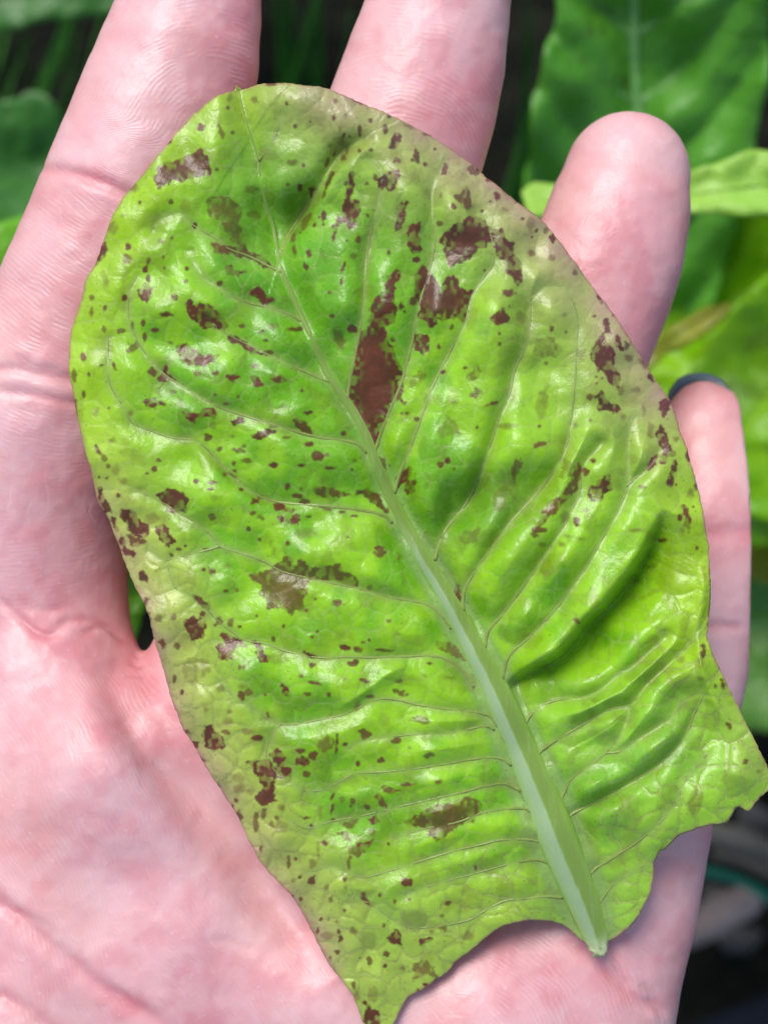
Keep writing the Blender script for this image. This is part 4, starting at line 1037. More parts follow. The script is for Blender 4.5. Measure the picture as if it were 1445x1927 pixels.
def leaf_z(X, Y, R=None):
    """height of the blade above the palm side plane, mm"""
    R = R or leaf_fields(X, Y)
    d = np.maximum(R['dm'] - R['hw'], 0)
    right = R['sm'] < 0
    h = np.where(R['sm'] < 0, 46 * (1 - np.exp(-d / 75.0)), 32 * (1 - np.exp(-d / 60.0))) - 16 * sstep(160, 520, d)
    h -= 15 * np.exp(-R['de'] / 45.0)
    low = sstep(900, 1350, Y) * sstep(850, 1050, X)
    B = 9 + 5 * sstep(500, 1200, Y) + 8 * low + 7 * np.where(R['sm'] < 0, 1.0, 0.0)
    B = B * (0.35 + 0.65 * sstep(10, 110, R['de'])) * np.clip(0.8 + 1.1 * vnoise(X / 95, Y / 95, 65), 0.1, 1.9)
    B = B * (1 - 0.45 * sstep(1250, 1450, Y) * right_of(-60, R))
    wv_ = sstep(0, 40, d)
    h += B * (1 - np.exp(-(R['ds'] / 21.0) ** 1.6)) * wv_
    # blisters between the smallest veins
    bl = 0.6 + 0.9 * R['cid']
    mg = 0.75 + 1.2 * (1 - sstep(60, 230, R['de'])) * sstep(900, 1200, Y)
    h += mg * bl * np.sqrt(np.clip(R['F'] / 17.0, 0, 1)) * (0.35 + 0.65 * wv_)
    h += 0.14 * np.sqrt(np.clip(R['F2'] / 8.0, 0, 1))
    h += 9 * vnoise(X / 120, Y / 120, 60) + (4 + 6 * np.clip(R['ds'] / 30.0, 0, 1)) * vnoise(X / 58, Y / 58, 61) + 2.0 * vnoise(X / 34, Y / 34, 63) * wv_
    h0 = h
    # named folds
    dd, s, t = pdist(X, Y, fold10, 160)
    en = np.minimum(1, np.minimum(t, 1 - t) * 5)
    h -= np.where(s > 0, 100 * np.exp(-(dd / 58.0) ** 1.3), 100 * np.exp(-(dd / 11.0) ** 2)) * en
    h += np.where(s < 0, 12 * np.exp(-((dd - 12) / 30.0) ** 2), 0) * en
    dd, s, t = pdist(X, Y, fold2, 160)
    en = np.minimum(1, np.minimum(t, 1 - t) * 5 + 0.2)
    h -= np.where(s < 0, 40 * np.exp(-(dd / 60.0) ** 1.3), 40 * np.exp(-(dd / 11.0) ** 2)) * en
    dd, s, t = pdist(X, Y, fold14, 120)
    en = np.minimum(1, np.minimum(t, 1 - t) * 5 + 0.2)
    h -= np.where(s > 0, 17 * np.exp(-(dd / 38.0) ** 1.3), 17 * np.exp(-(dd / 11.0) ** 2)) * en
    dd, s, t = pdist(X, Y, fold5, 120)
    en = np.minimum(1, np.minimum(t, 1 - t) * 5)
    h -= np.where(s > 0, 14 * np.exp(-(dd / 34.0) ** 1.3), 14 * np.exp(-(dd / 10.0) ** 2)) * en
    dd, s, t = pdist(X, Y, ridge8, 80)
    h += 11 * np.exp(-(dd / 16.0) ** 1.2) * np.minimum(1, np.minimum(t, 1 - t) * 5)
    for ex, ey, ea, eb, eh in ((875, 960, 46, 60, 34), (935, 930, 60, 44, 42), (1000, 905, 44, 36, 22)):
        h -= eh * np.exp(-((X - ex) / ea) ** 2 - ((Y - ey) / eb) ** 2)
    h -= 26 * np.exp(-((X - 842) / 17) ** 2 - ((Y - 955) / 42) ** 2)
    dd, s, t = pdist(X, Y, curl, 120)
    h += 14 * np.exp(-(dd / 13.0) ** 1.5) * np.minimum(1, np.minimum(t, 1 - t) * 5)
    h -= 30 * np.exp(-(np.hypot((X - 565) * 1.2, (Y - 400) * 0.8) / 45) ** 2)
    h -= 22 * np.exp(-(np.hypot((X - 470) * 1.0, (Y - 410) * 0.8) / 70) ** 2)
    h = h0 + (h - h0) * sstep(0, 34, d)
    z = h / PPM + 1.2
    z -= 1.6 * sstep(1500, 1900, Y)
    z += 0.8 * sstep(1300, 1450, X)
    ht = hand_top(X, Y) + 1.0
    k = 1.0
    q = np.clip(0.5 + 0.5 * (z - ht) / k, 0, 1)
    return ht * (1 - q) + z * q + k * q * (1 - q)


STEP = 2.8
rows = []
x0, x1, y0, y1 = oc[:, 0].min(), oc[:, 0].max(), oc[:, 1].min(), oc[:, 1].max()
yy = np.arange(y0, y1, STEP * 0.866)
xx = np.arange(x0, x1, STEP)
PX, PY = np.meshgrid(xx, yy)
PX = (PX + (np.arange(len(yy)) % 2)[:, None] * STEP / 2).ravel()
PY = PY.ravel()
keep = inside(PX, PY, oc[::2])
PX, PY = PX[keep], PY[keep]
ed = pdist(PX, PY, np.vstack([oc, oc[:1]])[::2], 8)[0]
keep = ed > 1.9
PX, PY = PX[keep], PY[keep]
allp = np.vstack([oc, np.stack([PX, PY], 1)])
tri = delaunay_2d_cdt([Vector(p) for p in allp.tolist()], [], [list(range(len(oc)))], 1, 1e-5)
LV = np.array([v[:] for v in tri[0]])
LF = np.array([f for f in tri[2] if len(f) == 3])
a_, b_, c_ = LV[LF[:, 0]], LV[LF[:, 1]], LV[LF[:, 2]]
cr_ = (b_[:, 0] - a_[:, 0]) * (c_[:, 1] - a_[:, 1]) - (b_[:, 1] - a_[:, 1]) * (c_[:, 0] - a_[:, 0])
LF = np.where((cr_ > 0)[:, None], LF[:, ::-1], LF)      # image y points down: make faces look up
X, Y = LV[:, 0], LV[:, 1]
R = leaf_fields(X, Y)
LZ = leaf_z(X, Y, R)

# pigment: greens and yellows by place, blotches as traced
def mixv(a, b, f):
    return a * (1 - f[:, None]) + np.array(b)[None] * f[:, None]


col = np.tile(np.array([0.290, 0.595, 0.008]), (len(X), 1))
n_a = 0.5 + 0.5 * np.clip(fbm(X / 160, Y / 160, 71, 3), -1, 1)
n_b = 0.5 + 0.5 * np.clip(fbm(X / 45, Y / 45, 73, 3), -1, 1)
de = R['de']
col = mixv(col, (0.140, 0.430, 0.003), 0.85 * sstep(0.40, 0.70, n_a * 0.6 + n_b * 0.4) * sstep(60, 160, de))
top = np.exp(-(np.hypot((X - 520) / 150, (Y - 390) / 260)) ** 2)
col = mixv(col, (0.080, 0.350, 0.010), 0.75 * top)
col = mixv(col, (0.365, 0.600, 0.010), 0.85 * (1 - sstep(20, 130, de)))
low_l = sstep(700, 1100, Y) * sstep(620, 380, X - (Y - 1000) * 0.45)
col = mixv(col, (0.440, 0.535, 0.085), 0.85 * low_l * (1 - sstep(40, 190, de)))
bot = sstep(1560, 1760, Y)
col = mixv(col, (0.380, 0.560, 0.070), 0.65 * bot)
tr = spline([(600, 150), (701, 190), (829, 255), (964, 360), (1122, 540), (1251, 730)], 20)
dt = pdist(X, Y, tr, 330)[0]
col = mixv(col, (0.365, 0.480, 0.085), 0.75 * np.exp(-(dt / 190) ** 2))
col = mixv(col, (0.430, 0.275, 0.200), np.clip(0.90 * np.exp(-(dt / 68) ** 1.3) * (0.65 + 0.6 * n_b), 0, 0.88))
ll = spline([(183, 941), (224, 1028), (283, 1173), (331, 1339), (387, 1443), (452, 1545), (521, 1659), (573, 1725), (621, 1818)], 20)
dl = pdist(X, Y, ll, 200)[0]
col = mixv(col, (0.46, 0.30, 0.19), np.clip(0.75 * np.exp(-(dl / 36) ** 1.3) * (0.5 + 0.8 * n_b), 0, 0.8))
flap = sstep(1320, 1430, X) * sstep(1230, 1330, Y) * (1 - sstep(1440, 1500, Y))
col = mixv(col, (0.40, 0.37, 0.085), 0.7 * flap)
low_r = sstep(900, 1100, X) * sstep(1180, 1400, Y)
col = mixv(col, (0.245, 0.520, 0.050), 0.55 * low_r)
# every small cell between the veins has its own tone
col *= (1 + 0.20 * (R['cid'] - 0.5) + 0.10 * (R['cid2'] - 0.5))[:, None]
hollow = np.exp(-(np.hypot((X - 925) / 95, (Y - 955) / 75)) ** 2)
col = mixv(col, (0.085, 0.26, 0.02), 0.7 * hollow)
net = (1 - sstep(60, 230, de)) * sstep(1000, 1300, Y)
col = mixv(col, (0.24, 0.25, 0.05), 0.5 * net * np.exp(-((R['F'] - 3.0) / 2.0) ** 2))
# pale network of the finest veins, olive beside the side veins
col = mixv(col, (0.44, 0.52, 0.17), 0.42 * np.exp(-(R['F'] / 2.2) ** 2) * (0.4 + 0.6 * n_b))
col = mixv(col, (0.40, 0.50, 0.13), 0.20 * np.exp(-(R['F2'] / 1.5) ** 2))
col = mixv(col, (0.31, 0.42, 0.10), 0.55 * np.exp(-(R['ds'] / 8.5) ** 2))
col = mixv(col, (0.27, 0.40, 0.13), 0.6 * np.exp(-(np.maximum(R['dm'] - R['hw'], 0) / 9.0) ** 2) * sstep(500, 1100, Y))
# dry rim
col = mixv(col, (0.42, 0.19, 0.15), np.clip(np.exp(-(de / 4.5) ** 2) * (0.25 + 0.5 * n_b), 0, .7))

rough_e = 4.2 * vnoise(X / 11, Y / 11, 81) + 3.0 * vnoise(X / 5.2, Y / 5.2, 83)
rough_s = 3.0 * vnoise(X / 7, Y / 7, 85) + 1.0 * vnoise(X / 4, Y / 4, 86)
blot = np.zeros(len(X))
for (ox, oy, sc), polys, spots in BLOT:
    for pts, s in polys:
        p = np.array([(ox + a / sc, oy + b / sc) for a, b in pts])
        lo, hi = p.min(0) - 12, p.max(0) + 12
        i = np.nonzero((X > lo[0]) & (X < hi[0]) & (Y > lo[1]) & (Y < hi[1]))[0]
        d = pdist(X[i], Y[i], np.vstack([p, p[:1]]), 40)[0]
        d = np.where(inside(X[i], Y[i], p), d, -d)
        a = sstep(-1.3, 1.3, d + rough_e[i] * 0.8 + 2.4)
        hole = sstep(0.50, 0.62, 0.5 + 0.5 * vnoise(X[i] / 6.5, Y[i] / 9.0, 91) * (0.6 + 0.6 * vnoise(X[i] / 40, Y[i] / 40, 93))) * sstep(22, 3, d)
        a = a * (1 - 0.5 * hole) * s
        blot[i] = np.maximum(blot[i], a)
    for q in spots:
        x, y, rx, ry = q[:4]
        rot = math.radians(q[4]) if len(q) > 4 else 0
        s = min(1, q[5] * 1.25) if len(q) > 5 else 1.0
        x, y, rx, ry = ox + x / sc, oy + y / sc, rx / sc, ry / sc
        rr = max(rx, ry) + 6
        i = np.nonzero((np.abs(X - x) < rr) & (np.abs(Y - y) < rr))[0]
        dx, dy = X[i] - x, Y[i] - y
        u = (dx * math.cos(rot) + dy * math.sin(rot)) / rx
        v = (-dx * math.sin(rot) + dy * math.cos(rot)) / ry
        d = (1 - np.hypot(u, v)) * min(rx, ry) + rough_s[i] * min(1.0, min(rx, ry) / 5.0) + 0.7
        s *= 0.62 + 0.38 * ((x * 13.7 + y * 7.3) % 1.0) ** 0.6
        soft = 1.3 if s > 0.65 else 3.2
        blot[i] = np.maximum(blot[i], sstep(-soft, soft, d) * s)
# faint freckles too small to trace
f1, f2, cid = cells(X + 5, Y + 9, 24, 77)
fr = sstep(2.8 * cid + 0.6, 1.0 * cid, f1) * (cid > 0.45) * sstep(150, 60, de + 60 * n_b)
blot = np.maximum(blot, 0.35 * fr)
f1, f2, cid = cells(X + 2, Y + 31, 15, 41)
fr = sstep(1.7 * cid + 0.5, 0.7 * cid, f1) * (cid > 0.5) * sstep(0.35, 0.65, n_a)
blot = np.maximum(blot, 0.6 * fr)
stain = sstep(0.60, 0.80, 0.5 + 0.5 * fbm(X / 38, Y / 38, 151, 3)) * sstep(20, 60, de)
blot = np.maximum(blot, 0.20 * stain)
# shared brown haze round the blotches
purple = np.exp(-(dt / 170) ** 2)
bc = mixv(np.tile(np.array([0.115, 0.014, 0.011]), (len(X), 1)), (0.110, 0.026, 0.030), 0.8 * purple)
bc *= (1 + 0.5 * (n_b - 0.5) + 0.25 * vnoise(X / 9, Y / 9, 95))[:, None]
bl_ = np.clip(blot, 0, 1)[:, None]
col = col * (1 - 0.94 * bl_) + bc * 0.94 * bl_
col = np.clip(col, 0.002, 0.9)

lroot = empty('lettuce_leaf', world(np.array([1128.0]), np.array([1785.0]), np.array([-2.0]))[0])
tag(lroot, 'cut speckled lettuce leaf, yellow-green with maroon blotches, lying across the open palm', 'leaf')
bpy.context.view_layer.update()
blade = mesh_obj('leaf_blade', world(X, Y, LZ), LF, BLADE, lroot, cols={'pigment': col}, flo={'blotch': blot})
so = blade.modifiers.new('thickness', 'SOLIDIFY')
so.thickness = 0.00035
so.offset = -1

# midrib: an angular ridge, pale, crest a little left of its middle
my = mid[:, 1]
ends = np.minimum(mid[:, 1], 1786)
mz = leaf_z(mid[:, 0], ends)
for _ in range(6):
    mz[1:-1] = (mz[:-2] + mz[1:-1] + mz[2:]) / 3
mw = world(mid[:, 0], mid[:, 1], mz + 0.02)
mhw = mid[:, 2] * (0.56 + 0.12 * sstep(700, 1400, mid[:, 1])) / PPM * MM


def mid_prof(i):
    w = mhw[i]
    g_ = 0.0001
    return np.array([(-1.15 * w, -0.4 * w - g_), (-1.06 * w, -0.04 * w), (-0.86 * w, 0.16 * w), (-0.50 * w, 0.36 * w), (-0.14 * w, 0.50 * w), (-0.04 * w, 0.51 * w), (0.10 * w, 0.46 * w), (0.34 * w, 0.37 * w),
                     (0.62 * w, 0.26 * w), (0.90 * w, 0.10 * w), (1.10 * w, -0.06 * w), (1.15 * w, -0.4 * w - g_), (0.0, -0.6 * w - g_)])


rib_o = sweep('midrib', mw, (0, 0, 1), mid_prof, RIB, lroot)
# grey-green skylit shade painted on the left flank, sunlit olive on the right
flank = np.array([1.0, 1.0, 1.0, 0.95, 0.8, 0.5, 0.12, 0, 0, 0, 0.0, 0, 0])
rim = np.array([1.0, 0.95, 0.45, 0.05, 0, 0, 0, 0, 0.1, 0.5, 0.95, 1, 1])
at_ = rib_o.data.attributes.new('flank', 'FLOAT', 'POINT')
torn = np.repeat(sstep(1752, 1792, mid[:, 1]), 13)
at2 = rib_o.data.attributes.new('torn', 'FLOAT', 'POINT')
at2.data.foreach_set('value', np.concatenate([torn, [0, 1]]).astype(np.float32))
rco = np.empty(len(rib_o.data.vertices) * 3, np.float32)
rib_o.data.vertices.foreach_get('co', rco)
rco = rco.reshape(-1, 3)
rag = np.concatenate([torn, [0, 1]])[:, None] * np.stack([vnoise(np.arange(len(rco)) * 0.9, np.zeros(len(rco)) + q, 120 + q) for q in range(3)], 1)
rco += rag * np.array([0.0002, 0.0003, 0.00005])
rib_o.data.vertices.foreach_set('co', rco.ravel())
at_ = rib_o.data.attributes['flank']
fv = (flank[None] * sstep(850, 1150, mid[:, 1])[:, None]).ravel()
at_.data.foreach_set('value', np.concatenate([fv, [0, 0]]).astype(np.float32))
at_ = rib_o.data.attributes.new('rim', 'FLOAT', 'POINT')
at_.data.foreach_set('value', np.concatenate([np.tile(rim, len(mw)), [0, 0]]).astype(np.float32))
for v, raw in zip(veins, VEINS):
    L = np.hypot(np.diff(v[:, 0]), np.diff(v[:, 1])).sum()
    bw = 2.0 + 2.0 * min(1, L / 420.0)
    if v[0, 1] > 1180:
        bw *= 0.85
    zz = leaf_z(v[:, 0], v[:, 1])
    for _ in range(3):
        zz[1:-1] = (zz[:-2] + zz[1:-1] + zz[2:]) / 3
    vw = world(v[:, 0], v[:, 1], zz - 0.01)
    hw = bw * (0.28 + 0.72 * np.linspace(1, 0, len(v)) ** 1.3) * (1 + 0.18 * vnoise(np.arange(len(v)) / 2.0, np.zeros(len(v)) + bw * 9, 161)) / PPM * MM
    sweep('side_vein', vw, (0, 0, 1), lambda i: np.array([(-hw[i], -0.9 * hw[i]), (-0.75 * hw[i], 0.22 * hw[i]), (0, 0.40 * hw[i]), (0.75 * hw[i], 0.22 * hw[i]), (hw[i], -0.9 * hw[i])]), VEIN, lroot)

# ------------------------------------------------------------------ garden behind the hand (out of focus)
def bg_leaf(parent, out_px, mid_px, zc, gx, gy, mat, rib_mat, curl_mm=6.0, step=14, seed=1, rib=5.0, bulge=2.5, ribs=False):
    """a broad leaf: traced outline, its own depth zc (mm) and slope gx, gy (mm per px), cupped, with a midrib"""
    o = np.array(out_px, float)
    o = spline(np.vstack([o, o[:1]]), step)[:-1]
    kk = np.arange(len(o))
    tg = np.roll(o, -1, 0) - np.roll(o, 1, 0)
    tg /= np.linalg.norm(tg, axis=1)[:, None] + 1e-9
    o = o + np.stack([tg[:, 1], -tg[:, 0]], 1) * (4.0 * vnoise(kk / 3.0, kk * 0 + seed, seed))[:, None]
    xs_ = np.arange(o[:, 0].min(), o[:, 0].max(), step)
    ys_ = np.arange(o[:, 1].min(), o[:, 1].max(), step)
    A, B = np.meshgrid(xs_, ys_)
    A, B = A.ravel(), B.ravel()
    lp = np.vstack([o, o[:1]])
    k = inside(A, B, o) & (pdist(A, B, lp, 60)[0] > step * 0.6)
    P = np.vstack([o, np.stack([A[k], B[k]], 1)])
    tr_ = delaunay_2d_cdt([Vector(p) for p in P.tolist()], [], [list(range(len(o)))], 1, 1e-4)
    V = np.array([v[:] for v in tr_[0]])
    F = np.array([f for f in tr_[2] if len(f) == 3])
    a, b, c = V[F[:, 0]], V[F[:, 1]], V[F[:, 2]]
    cr2 = (b[:, 0] - a[:, 0]) * (c[:, 1] - a[:, 1]) - (b[:, 1] - a[:, 1]) * (c[:, 0] - a[:, 0])
    F = np.where((cr2 > 0)[:, None], F[:, ::-1], F)
    m = spline(mid_px, 20)
    sv = []
    L = len(m)
    for s in (-1, 1):
        for q in np.linspace(0.08, 0.85, 6):
            i = int(q * (L - 1))
            d = m[min(i + 1, L - 1)] - m[max(i - 1, 0)]
            d = d / (np.linalg.norm(d) + 1e-9)
            nn = np.array([-d[1], d[0]]) * s
            sv.append(np.array([m[i] + (d * 0.55 + nn * 0.85 + d * 0.0012 * r_) * r_ for r_ in np.linspace(0, 330, 12)]))

    def hz(x, y):
        dm = pdist(x, y, m, 600)[0]
        dsv = np.full(x.shape, 60.0)
        for v_ in sv:
            dsv = np.minimum(dsv, pdist(x, y, v_, 60)[0])
        z = zc + gx * (x - m[0, 0]) + gy * (y - m[0, 1])
        z = z + curl_mm * (dm / 250.0) ** 1.5 * (1 - 0.5 * dm / 400.0) + bulge * np.sqrt(np.clip(dsv / 50.0, 0, 1)) * np.clip(dm / 60.0, 0, 1)
        return np.maximum(z + 3.0 * fbm(x / 130, y / 130, seed + 5, 2), -222)
    ob = mesh_obj('leaf', world(V[:, 0], V[:, 1], hz(V[:, 0], V[:, 1])), F, mat, parent)
    so_ = ob.modifiers.new('thickness', 'SOLIDIFY')
    so_.thickness = 0.0007
    so_.offset = -1
    mm_ = world(m[:, 0], m[:, 1], hz(m[:, 0], m[:, 1]) + 0.3)
    w_ = np.linspace(rib, rib * 0.35, len(m))[::-1] / PPM * 1.6 * MM
    sweep('midrib', mm_, (0, 0, 1), lambda i: np.array([(-w_[i], -0.6 * w_[i]), (-0.7 * w_[i], 0.4 * w_[i]), (0, 0.7 * w_[i]), (0.7 * w_[i], 0.4 * w_[i]), (w_[i], -0.6 * w_[i])]), rib_mat, ob)
    for v_ in (sv if ribs else []):
        k_ = inside(v_[:, 0], v_[:, 1], o)
        v_ = spline(v_[k_], 20) if k_.sum() > 3 else None
        if v_ is None:
            continue
        c_ = world(v_[:, 0], v_[:, 1], hz(v_[:, 0], v_[:, 1]) + 0.2)
        q_ = np.linspace(rib * 0.42, rib * 0.15, len(v_)) / PPM * 1.6 * MM
        sweep('side_vein', c_, (0, 0, 1), lambda i: np.array([(-q_[i], -0.6 * q_[i]), (-0.7 * q_[i], 0.4 * q_[i]), (0.7 * q_[i], 0.4 * q_[i]), (q_[i], -0.6 * q_[i])]), rib_mat, ob)
    return ob


G_DARK = make_bg_leaf('leaf_deep_green', (0.075, 0.29, 0.022), (0.13, 0.42, 0.03), 0.5)
G_MID = make_bg_leaf('leaf_bright_green', (0.15, 0.44, 0.002), (0.30, 0.60, 0.002), 0.3)
G_PALE = make_bg_leaf('leaf_pale_green', (0.34, 0.64, 0.07), (0.40, 0.66, 0.10), 0.15)
G_YEL = make_bg_leaf('leaf_yellowing', (0.33, 0.40, 0.02), (0.42, 0.38, 0.03), 0.0, patch=(0.22, 0.14, 0.02))
G_BLUE = make_bg_leaf('leaf_grey_green', (0.10, 0.28, 0.03), (0.14, 0.36, 0.04), 0.25)
G_LIME = make_bg_leaf('leaf_lime', (0.17, 0.48, 0.015), (0.22, 0.55, 0.02), 0.0)
G_DEEP = make_bg_leaf('leaf_dark_green', (0.03, 0.15, 0.016), (0.06, 0.22, 0.025), 0.2)  # darkest green of the garden leaves
G_RIB = make_rib('garden_rib', (0.15, 0.36, 0.10), (0.20, 0.42, 0.12), 0.45)
G_STEM = make_rib('garden_stem', (0.12, 0.26, 0.05), (0.18, 0.30, 0.08), 0.5)
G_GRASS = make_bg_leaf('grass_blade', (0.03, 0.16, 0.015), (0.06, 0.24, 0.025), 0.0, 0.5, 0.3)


def stem(parent, p0, p1, r0, r1):
    n = 8
    c = np.array([np.array(p0) * (1 - t) + np.array(p1) * t for t in np.linspace(0, 1, n)]) * MM
    c[:, 0] += 0.004 * np.sin(np.linspace(0, 2.5, n))
    rr = np.linspace(r0, r1, n) * MM
    an = np.linspace(0, 2 * math.pi, 10, endpoint=False)
    sweep('stem', c, (0.3, 1, 0.05), lambda i: np.stack([np.cos(an), np.sin(an)], 1) * rr[i], G_STEM, parent)


# the lettuce on the right of the hand
pr = empty('lettuce_plant', (0.056, 0.012, GZ0))
tag(pr, 'blurred lettuce plant with broad overlapping green leaves, right of the fingertips', 'lettuce', 'lettuce plants growing behind the hand')
bpy.context.view_layer.update()
bg_leaf(pr, [(1075, -200), (1050, -60), (1042, 50), (1012, 150), (997, 250), (990, 350), (985, 470), (1000, 600), (1060, 720), (1180, 760), (1300, 650), (1370, 480), (1412, 300), (1436, 180), (1450, 20), (1450, -150), (1380, -330), (1240, -400), (1130, -340)],
        [(1215, 720), (1205, 500), (1200, 220), (1193, 100), (1198, -50), (1215, -250)], -118, 0.0, -0.045, G_DARK, G_RIB, 9, seed=3, rib=14, bulge=3, ribs=True)
bg_leaf(pr, [(985, 360), (1010, 343), (1060, 350), (1150, 380), (1250, 360), (1310, 322), (1370, 297), (1415, 284), (1470, 286), (1560, 310), (1620, 370), (1560, 400), (1440, 400), (1370, 398), (1290, 396), (1180, 412), (1060, 405), (1000, 400)],
        [(1020, 375), (1150, 390), (1300, 365), (1450, 345), (1580, 350)], -66, 0.01, 0.03, G_PALE, G_PALE, 2, seed=8, rib=3)
bg_leaf(pr, [(1080, 520), (1200, 430), (1330, 400), (1480, 380), (1640, 430), (1760, 600), (1740, 850), (1600, 1000), (1460, 1030), (1350, 1010), (1230, 930), (1120, 780), (1070, 640)],
        [(1120, 700), (1250, 640), (1400, 560), (1560, 520), (1700, 530)], -120, 0.03, 0.0, G_MID, G_MID, 10, seed=12, rib=6, bulge=4)
bg_leaf(pr, [(1290, 760), (1330, 640), (1420, 540), (1520, 450), (1660, 440), (1760, 600), (1720, 820), (1590, 960), (1440, 980), (1340, 900)],
        [(1330, 880), (1420, 760), (1520, 640), (1660, 540)], -98, 0.02, 0.0, G_MID, G_MID, 6, seed=31, rib=6, bulge=3)
bg_leaf(pr, [(1150, 720), (1205, 672), (1260, 618), (1320, 580), (1368, 566), (1372, 576), (1345, 606), (1300, 640), (1245, 672), (1190, 715)],
        [(1170, 712), (1250, 640), (1320, 595), (1362, 574)], -82, 0.03, 0.01, G_YEL, G_YEL, 3, step=9, seed=17, rib=3, bulge=0.5)
bg_leaf(pr, [(1250, 1130), (1330, 1060), (1420, 1015), (1540, 1000), (1660, 1080), (1690, 1220), (1600, 1330), (1480, 1372), (1400, 1378), (1310, 1340), (1250, 1250)],
        [(1280, 1200), (1400, 1180), (1530, 1160), (1660, 1170)], -128, 0.03, 0.0, G_BLUE, G_RIB, 8, seed=22, rib=7)
bg_leaf(pr, [(1350, 1000), (1390, 955), (1450, 930), (1540, 950), (1580, 1030), (1500, 1090), (1410, 1080)],
        [(1370, 1040), (1440, 1010), (1560, 1000)], -118, 0.02, 0.0, G_YEL, G_YEL, 4, seed=25, rib=4)
stem(pr, (48, 12, GZ0 / MM), (44, 6, -130), 13, 8)

# the lettuce on the left, under the index finger
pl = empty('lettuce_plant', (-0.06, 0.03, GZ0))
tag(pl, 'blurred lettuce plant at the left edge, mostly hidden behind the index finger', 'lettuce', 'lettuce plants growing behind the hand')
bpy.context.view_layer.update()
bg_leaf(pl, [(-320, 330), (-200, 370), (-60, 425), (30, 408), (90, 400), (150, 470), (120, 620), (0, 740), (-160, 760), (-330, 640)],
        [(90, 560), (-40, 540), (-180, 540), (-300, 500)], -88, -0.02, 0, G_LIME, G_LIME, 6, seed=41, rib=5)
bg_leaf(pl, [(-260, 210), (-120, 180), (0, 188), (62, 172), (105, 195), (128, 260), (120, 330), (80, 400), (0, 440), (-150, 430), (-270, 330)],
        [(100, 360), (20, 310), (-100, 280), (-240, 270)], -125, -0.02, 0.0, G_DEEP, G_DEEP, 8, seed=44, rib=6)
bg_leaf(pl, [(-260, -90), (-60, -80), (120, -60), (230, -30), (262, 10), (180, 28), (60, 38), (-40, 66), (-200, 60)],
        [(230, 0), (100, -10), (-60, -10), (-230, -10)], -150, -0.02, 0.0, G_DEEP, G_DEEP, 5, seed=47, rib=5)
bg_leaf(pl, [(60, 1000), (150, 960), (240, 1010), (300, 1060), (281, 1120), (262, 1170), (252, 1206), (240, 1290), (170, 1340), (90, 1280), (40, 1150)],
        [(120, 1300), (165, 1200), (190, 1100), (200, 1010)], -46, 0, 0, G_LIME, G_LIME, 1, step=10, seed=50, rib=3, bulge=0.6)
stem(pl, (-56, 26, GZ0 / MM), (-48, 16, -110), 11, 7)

# grass in the dark gaps between the fingers
rr_ = random.Random(5)


def blade_grass(parent, a, b, za, zb, w, bend):
    t = np.linspace(0, 1, 14)
    x = a[0] + (b[0] - a[0]) * t + bend * np.sin(t * math.pi)
    y = a[1] + (b[1] - a[1]) * t
    z = za + (zb - za) * t ** 0.8
    c = world(x, y, z)
    wd = w * (1 - t ** 2.2) * MM + 0.0001
    sweep('blade', c, (0.2, 0.3, 1), lambda i: np.array([(-wd[i], 0.12 * wd[i]), (0, -0.1 * wd[i]), (wd[i], 0.12 * wd[i]), (0, -0.1 * wd[i] - 0.00025)]), G_GRASS, parent)


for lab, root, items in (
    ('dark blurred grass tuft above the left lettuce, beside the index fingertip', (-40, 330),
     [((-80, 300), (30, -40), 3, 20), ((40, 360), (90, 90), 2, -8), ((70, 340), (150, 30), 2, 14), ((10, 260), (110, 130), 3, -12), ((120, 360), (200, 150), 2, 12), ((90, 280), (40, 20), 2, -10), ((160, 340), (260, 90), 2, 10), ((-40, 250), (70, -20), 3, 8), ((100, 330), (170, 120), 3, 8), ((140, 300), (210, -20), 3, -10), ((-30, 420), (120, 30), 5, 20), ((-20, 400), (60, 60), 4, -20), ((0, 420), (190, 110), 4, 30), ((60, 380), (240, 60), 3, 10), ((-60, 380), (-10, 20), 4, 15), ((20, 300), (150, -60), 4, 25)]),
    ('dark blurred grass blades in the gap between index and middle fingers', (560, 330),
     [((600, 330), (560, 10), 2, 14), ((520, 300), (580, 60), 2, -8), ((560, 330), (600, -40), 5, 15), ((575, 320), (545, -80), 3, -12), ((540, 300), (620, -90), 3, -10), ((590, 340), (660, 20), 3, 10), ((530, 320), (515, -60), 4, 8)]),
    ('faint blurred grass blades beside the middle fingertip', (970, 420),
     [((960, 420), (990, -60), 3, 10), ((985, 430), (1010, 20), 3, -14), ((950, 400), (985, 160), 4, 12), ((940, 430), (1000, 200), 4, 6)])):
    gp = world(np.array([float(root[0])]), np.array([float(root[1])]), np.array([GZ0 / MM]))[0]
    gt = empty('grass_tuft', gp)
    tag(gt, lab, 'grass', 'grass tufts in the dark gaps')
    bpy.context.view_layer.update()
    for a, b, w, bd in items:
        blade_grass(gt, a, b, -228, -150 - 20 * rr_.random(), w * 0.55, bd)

# things lying on the soil at the lower right
def tube(name, px, z, r, mat, label, cat, flat=1.0):
    p = spline(px, 25)
    zz = np.interp(np.linspace(0, 1, len(p)), np.linspace(0, 1, len(z)), z)
    c = world(p[:, 0], p[:, 1], zz)
    an = np.linspace(0, 2 * math.pi, 14, endpoint=False)
    rad = np.interp(np.linspace(0, 1, len(p)), np.linspace(0, 1, len(r)), r) * MM
    rad = rad * (1 + 0.06 * vnoise(np.arange(len(p)) / 2.0, np.zeros(len(p)) + 4, 3))
    o = sweep(name, c, (0, 0, 1), lambda i: np.stack([np.cos(an) * rad[i], np.sin(an) * rad[i] * flat], 1), mat, None)
    return tag(o, label, cat)


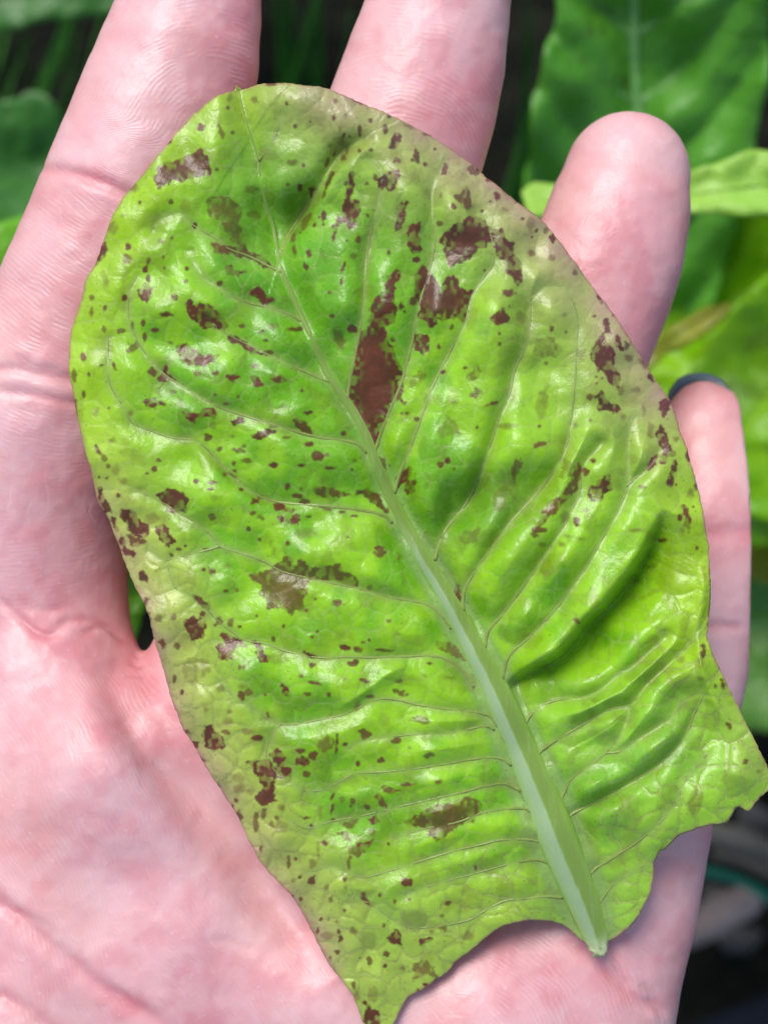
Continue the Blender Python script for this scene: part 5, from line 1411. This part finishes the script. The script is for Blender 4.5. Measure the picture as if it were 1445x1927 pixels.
WIRE = make_plain('green_plastic', (0.0, 0.10, 0.055), (0.0, 0.13, 0.07), 200, 0.35, 0.1, 0.0002)
WOOD = make_plain('weathered_wood', (0.20, 0.15, 0.13), (0.30, 0.24, 0.22), 60, 0.8, 0.5, 0.001)
GREY = make_plain('grey_bark', (0.09, 0.085, 0.065), (0.17, 0.15, 0.12), 50, 0.85, 0.6, 0.001)
NAVY = make_plain('navy_cloth', (0.006, 0.009, 0.016), (0.010, 0.014, 0.024), 400, 0.85, 0.4, 0.0006)
tube('garden_wire', [(1180, 1640), (1260, 1636), (1320, 1640), (1380, 1654), (1430, 1680), (1480, 1720), (1540, 1790)], [-190, -190, -190], [1.15, 1.15], WIRE,
     'green plastic-coated garden wire crossing the soil beside the wrist', 'wire')
tube('wood_stick', [(1180, 1815), (1250, 1775), (1320, 1740), (1380, 1708), (1424, 1690), (1436, 1690)], [-214, -206, -204], [2.4, 3.0, 3.8, 4.4, 4.0, 1.0], WOOD,
     'pale blunt stick end lying under the green wire', 'stick')
tube('dry_stalk', [(1250, 1560), (1340, 1568), (1400, 1585), (1450, 1605), (1560, 1660)], [-214, -212, -214], [3.2, 3.0, 2.6], GREY,
     'grey-brown dry stalk on the soil below the torn leaf corner', 'stalk')
tube('dry_stalk', [(1340, 1600), (1400, 1615), (1450, 1640), (1560, 1700)], [-216, -214, -216], [2.2, 2.4, 2.2], GREY,
     'thinner dry stalk just above the green wire', 'stalk')
# a fold of dark cloth at the corner
cu = np.linspace(0, 1, 40)
cv = np.linspace(0, 1, 40)
U, V_ = np.meshgrid(cu, cv)
pxx = 1160 + U * 620
pyy = 1985 - 190 * np.clip(U * 1.3, 0, 1) + V_ * 620
zc_ = -222 + 26 * np.sin(np.clip(V_ * 1.4, 0, 1) * math.pi / 2) + 3 * fbm(U * 4, V_ * 4, 15, 2)
ci = np.arange(1600).reshape(40, 40)
cf = np.stack([ci[:-1, :-1], ci[1:, :-1], ci[1:, 1:], ci[:-1, 1:]], -1).reshape(-1, 4)
cl = mesh_obj('cloth', world(pxx.ravel(), pyy.ravel(), zc_.ravel()), cf, NAVY)
so = cl.modifiers.new('thickness', 'SOLIDIFY')
so.thickness = 0.0015
tag(cl, 'dark navy cloth fold at the bottom right corner', 'cloth')
# small stones and clods
stm = make_plain('stone', (0.05, 0.045, 0.04), (0.12, 0.11, 0.10), 90, 0.85, 0.5, 0.001)
for k, (x, y, s, lab) in enumerate([(1390, 1770, 5, 'small dark stone below the pale stick end'), (1350, 1690, 4, 'small grey stone between the wire and the pale stick'), (1420, 1545, 5, 'dark clod beneath the torn right leaf corner')]):
    an = np.linspace(0, 2 * math.pi, 14, endpoint=False)
    base = world(np.array([float(x)]), np.array([float(y)]), np.array([-226.0]))[0]
    zs = np.linspace(-0.9, 0.98, 8)
    V = np.array([[math.cos(a) * math.sqrt(1 - q * q) * s * (1.15 + 0.2 * math.sin(3 * a + k)), math.sin(a) * math.sqrt(1 - q * q) * s * (0.9 + 0.2 * math.cos(2 * a + k)), q * s * 0.7] for q in zs for a in an]) * MM + base
    F = [(i * 14 + j, i * 14 + (j + 1) % 14, (i + 1) * 14 + (j + 1) % 14, (i + 1) * 14 + j) for i in range(7) for j in range(14)]
    tp = len(V)
    V = np.vstack([V, base + np.array([0, 0, s * 0.7 * MM])])
    F += [(7 * 14 + j, 7 * 14 + (j + 1) % 14, tp, tp) for j in range(14)]
    me_ = bpy.data.meshes.new('stone')
    me_.from_pydata(V.tolist(), [], [tuple(dict.fromkeys(f)) for f in F])
    me_.polygons.foreach_set('use_smooth', [True] * len(me_.polygons))
    me_.materials.append(stm)
    so = bpy.data.objects.new('stone', me_)
    SC.collection.objects.link(so)
    tag(so, lab, 'stone')
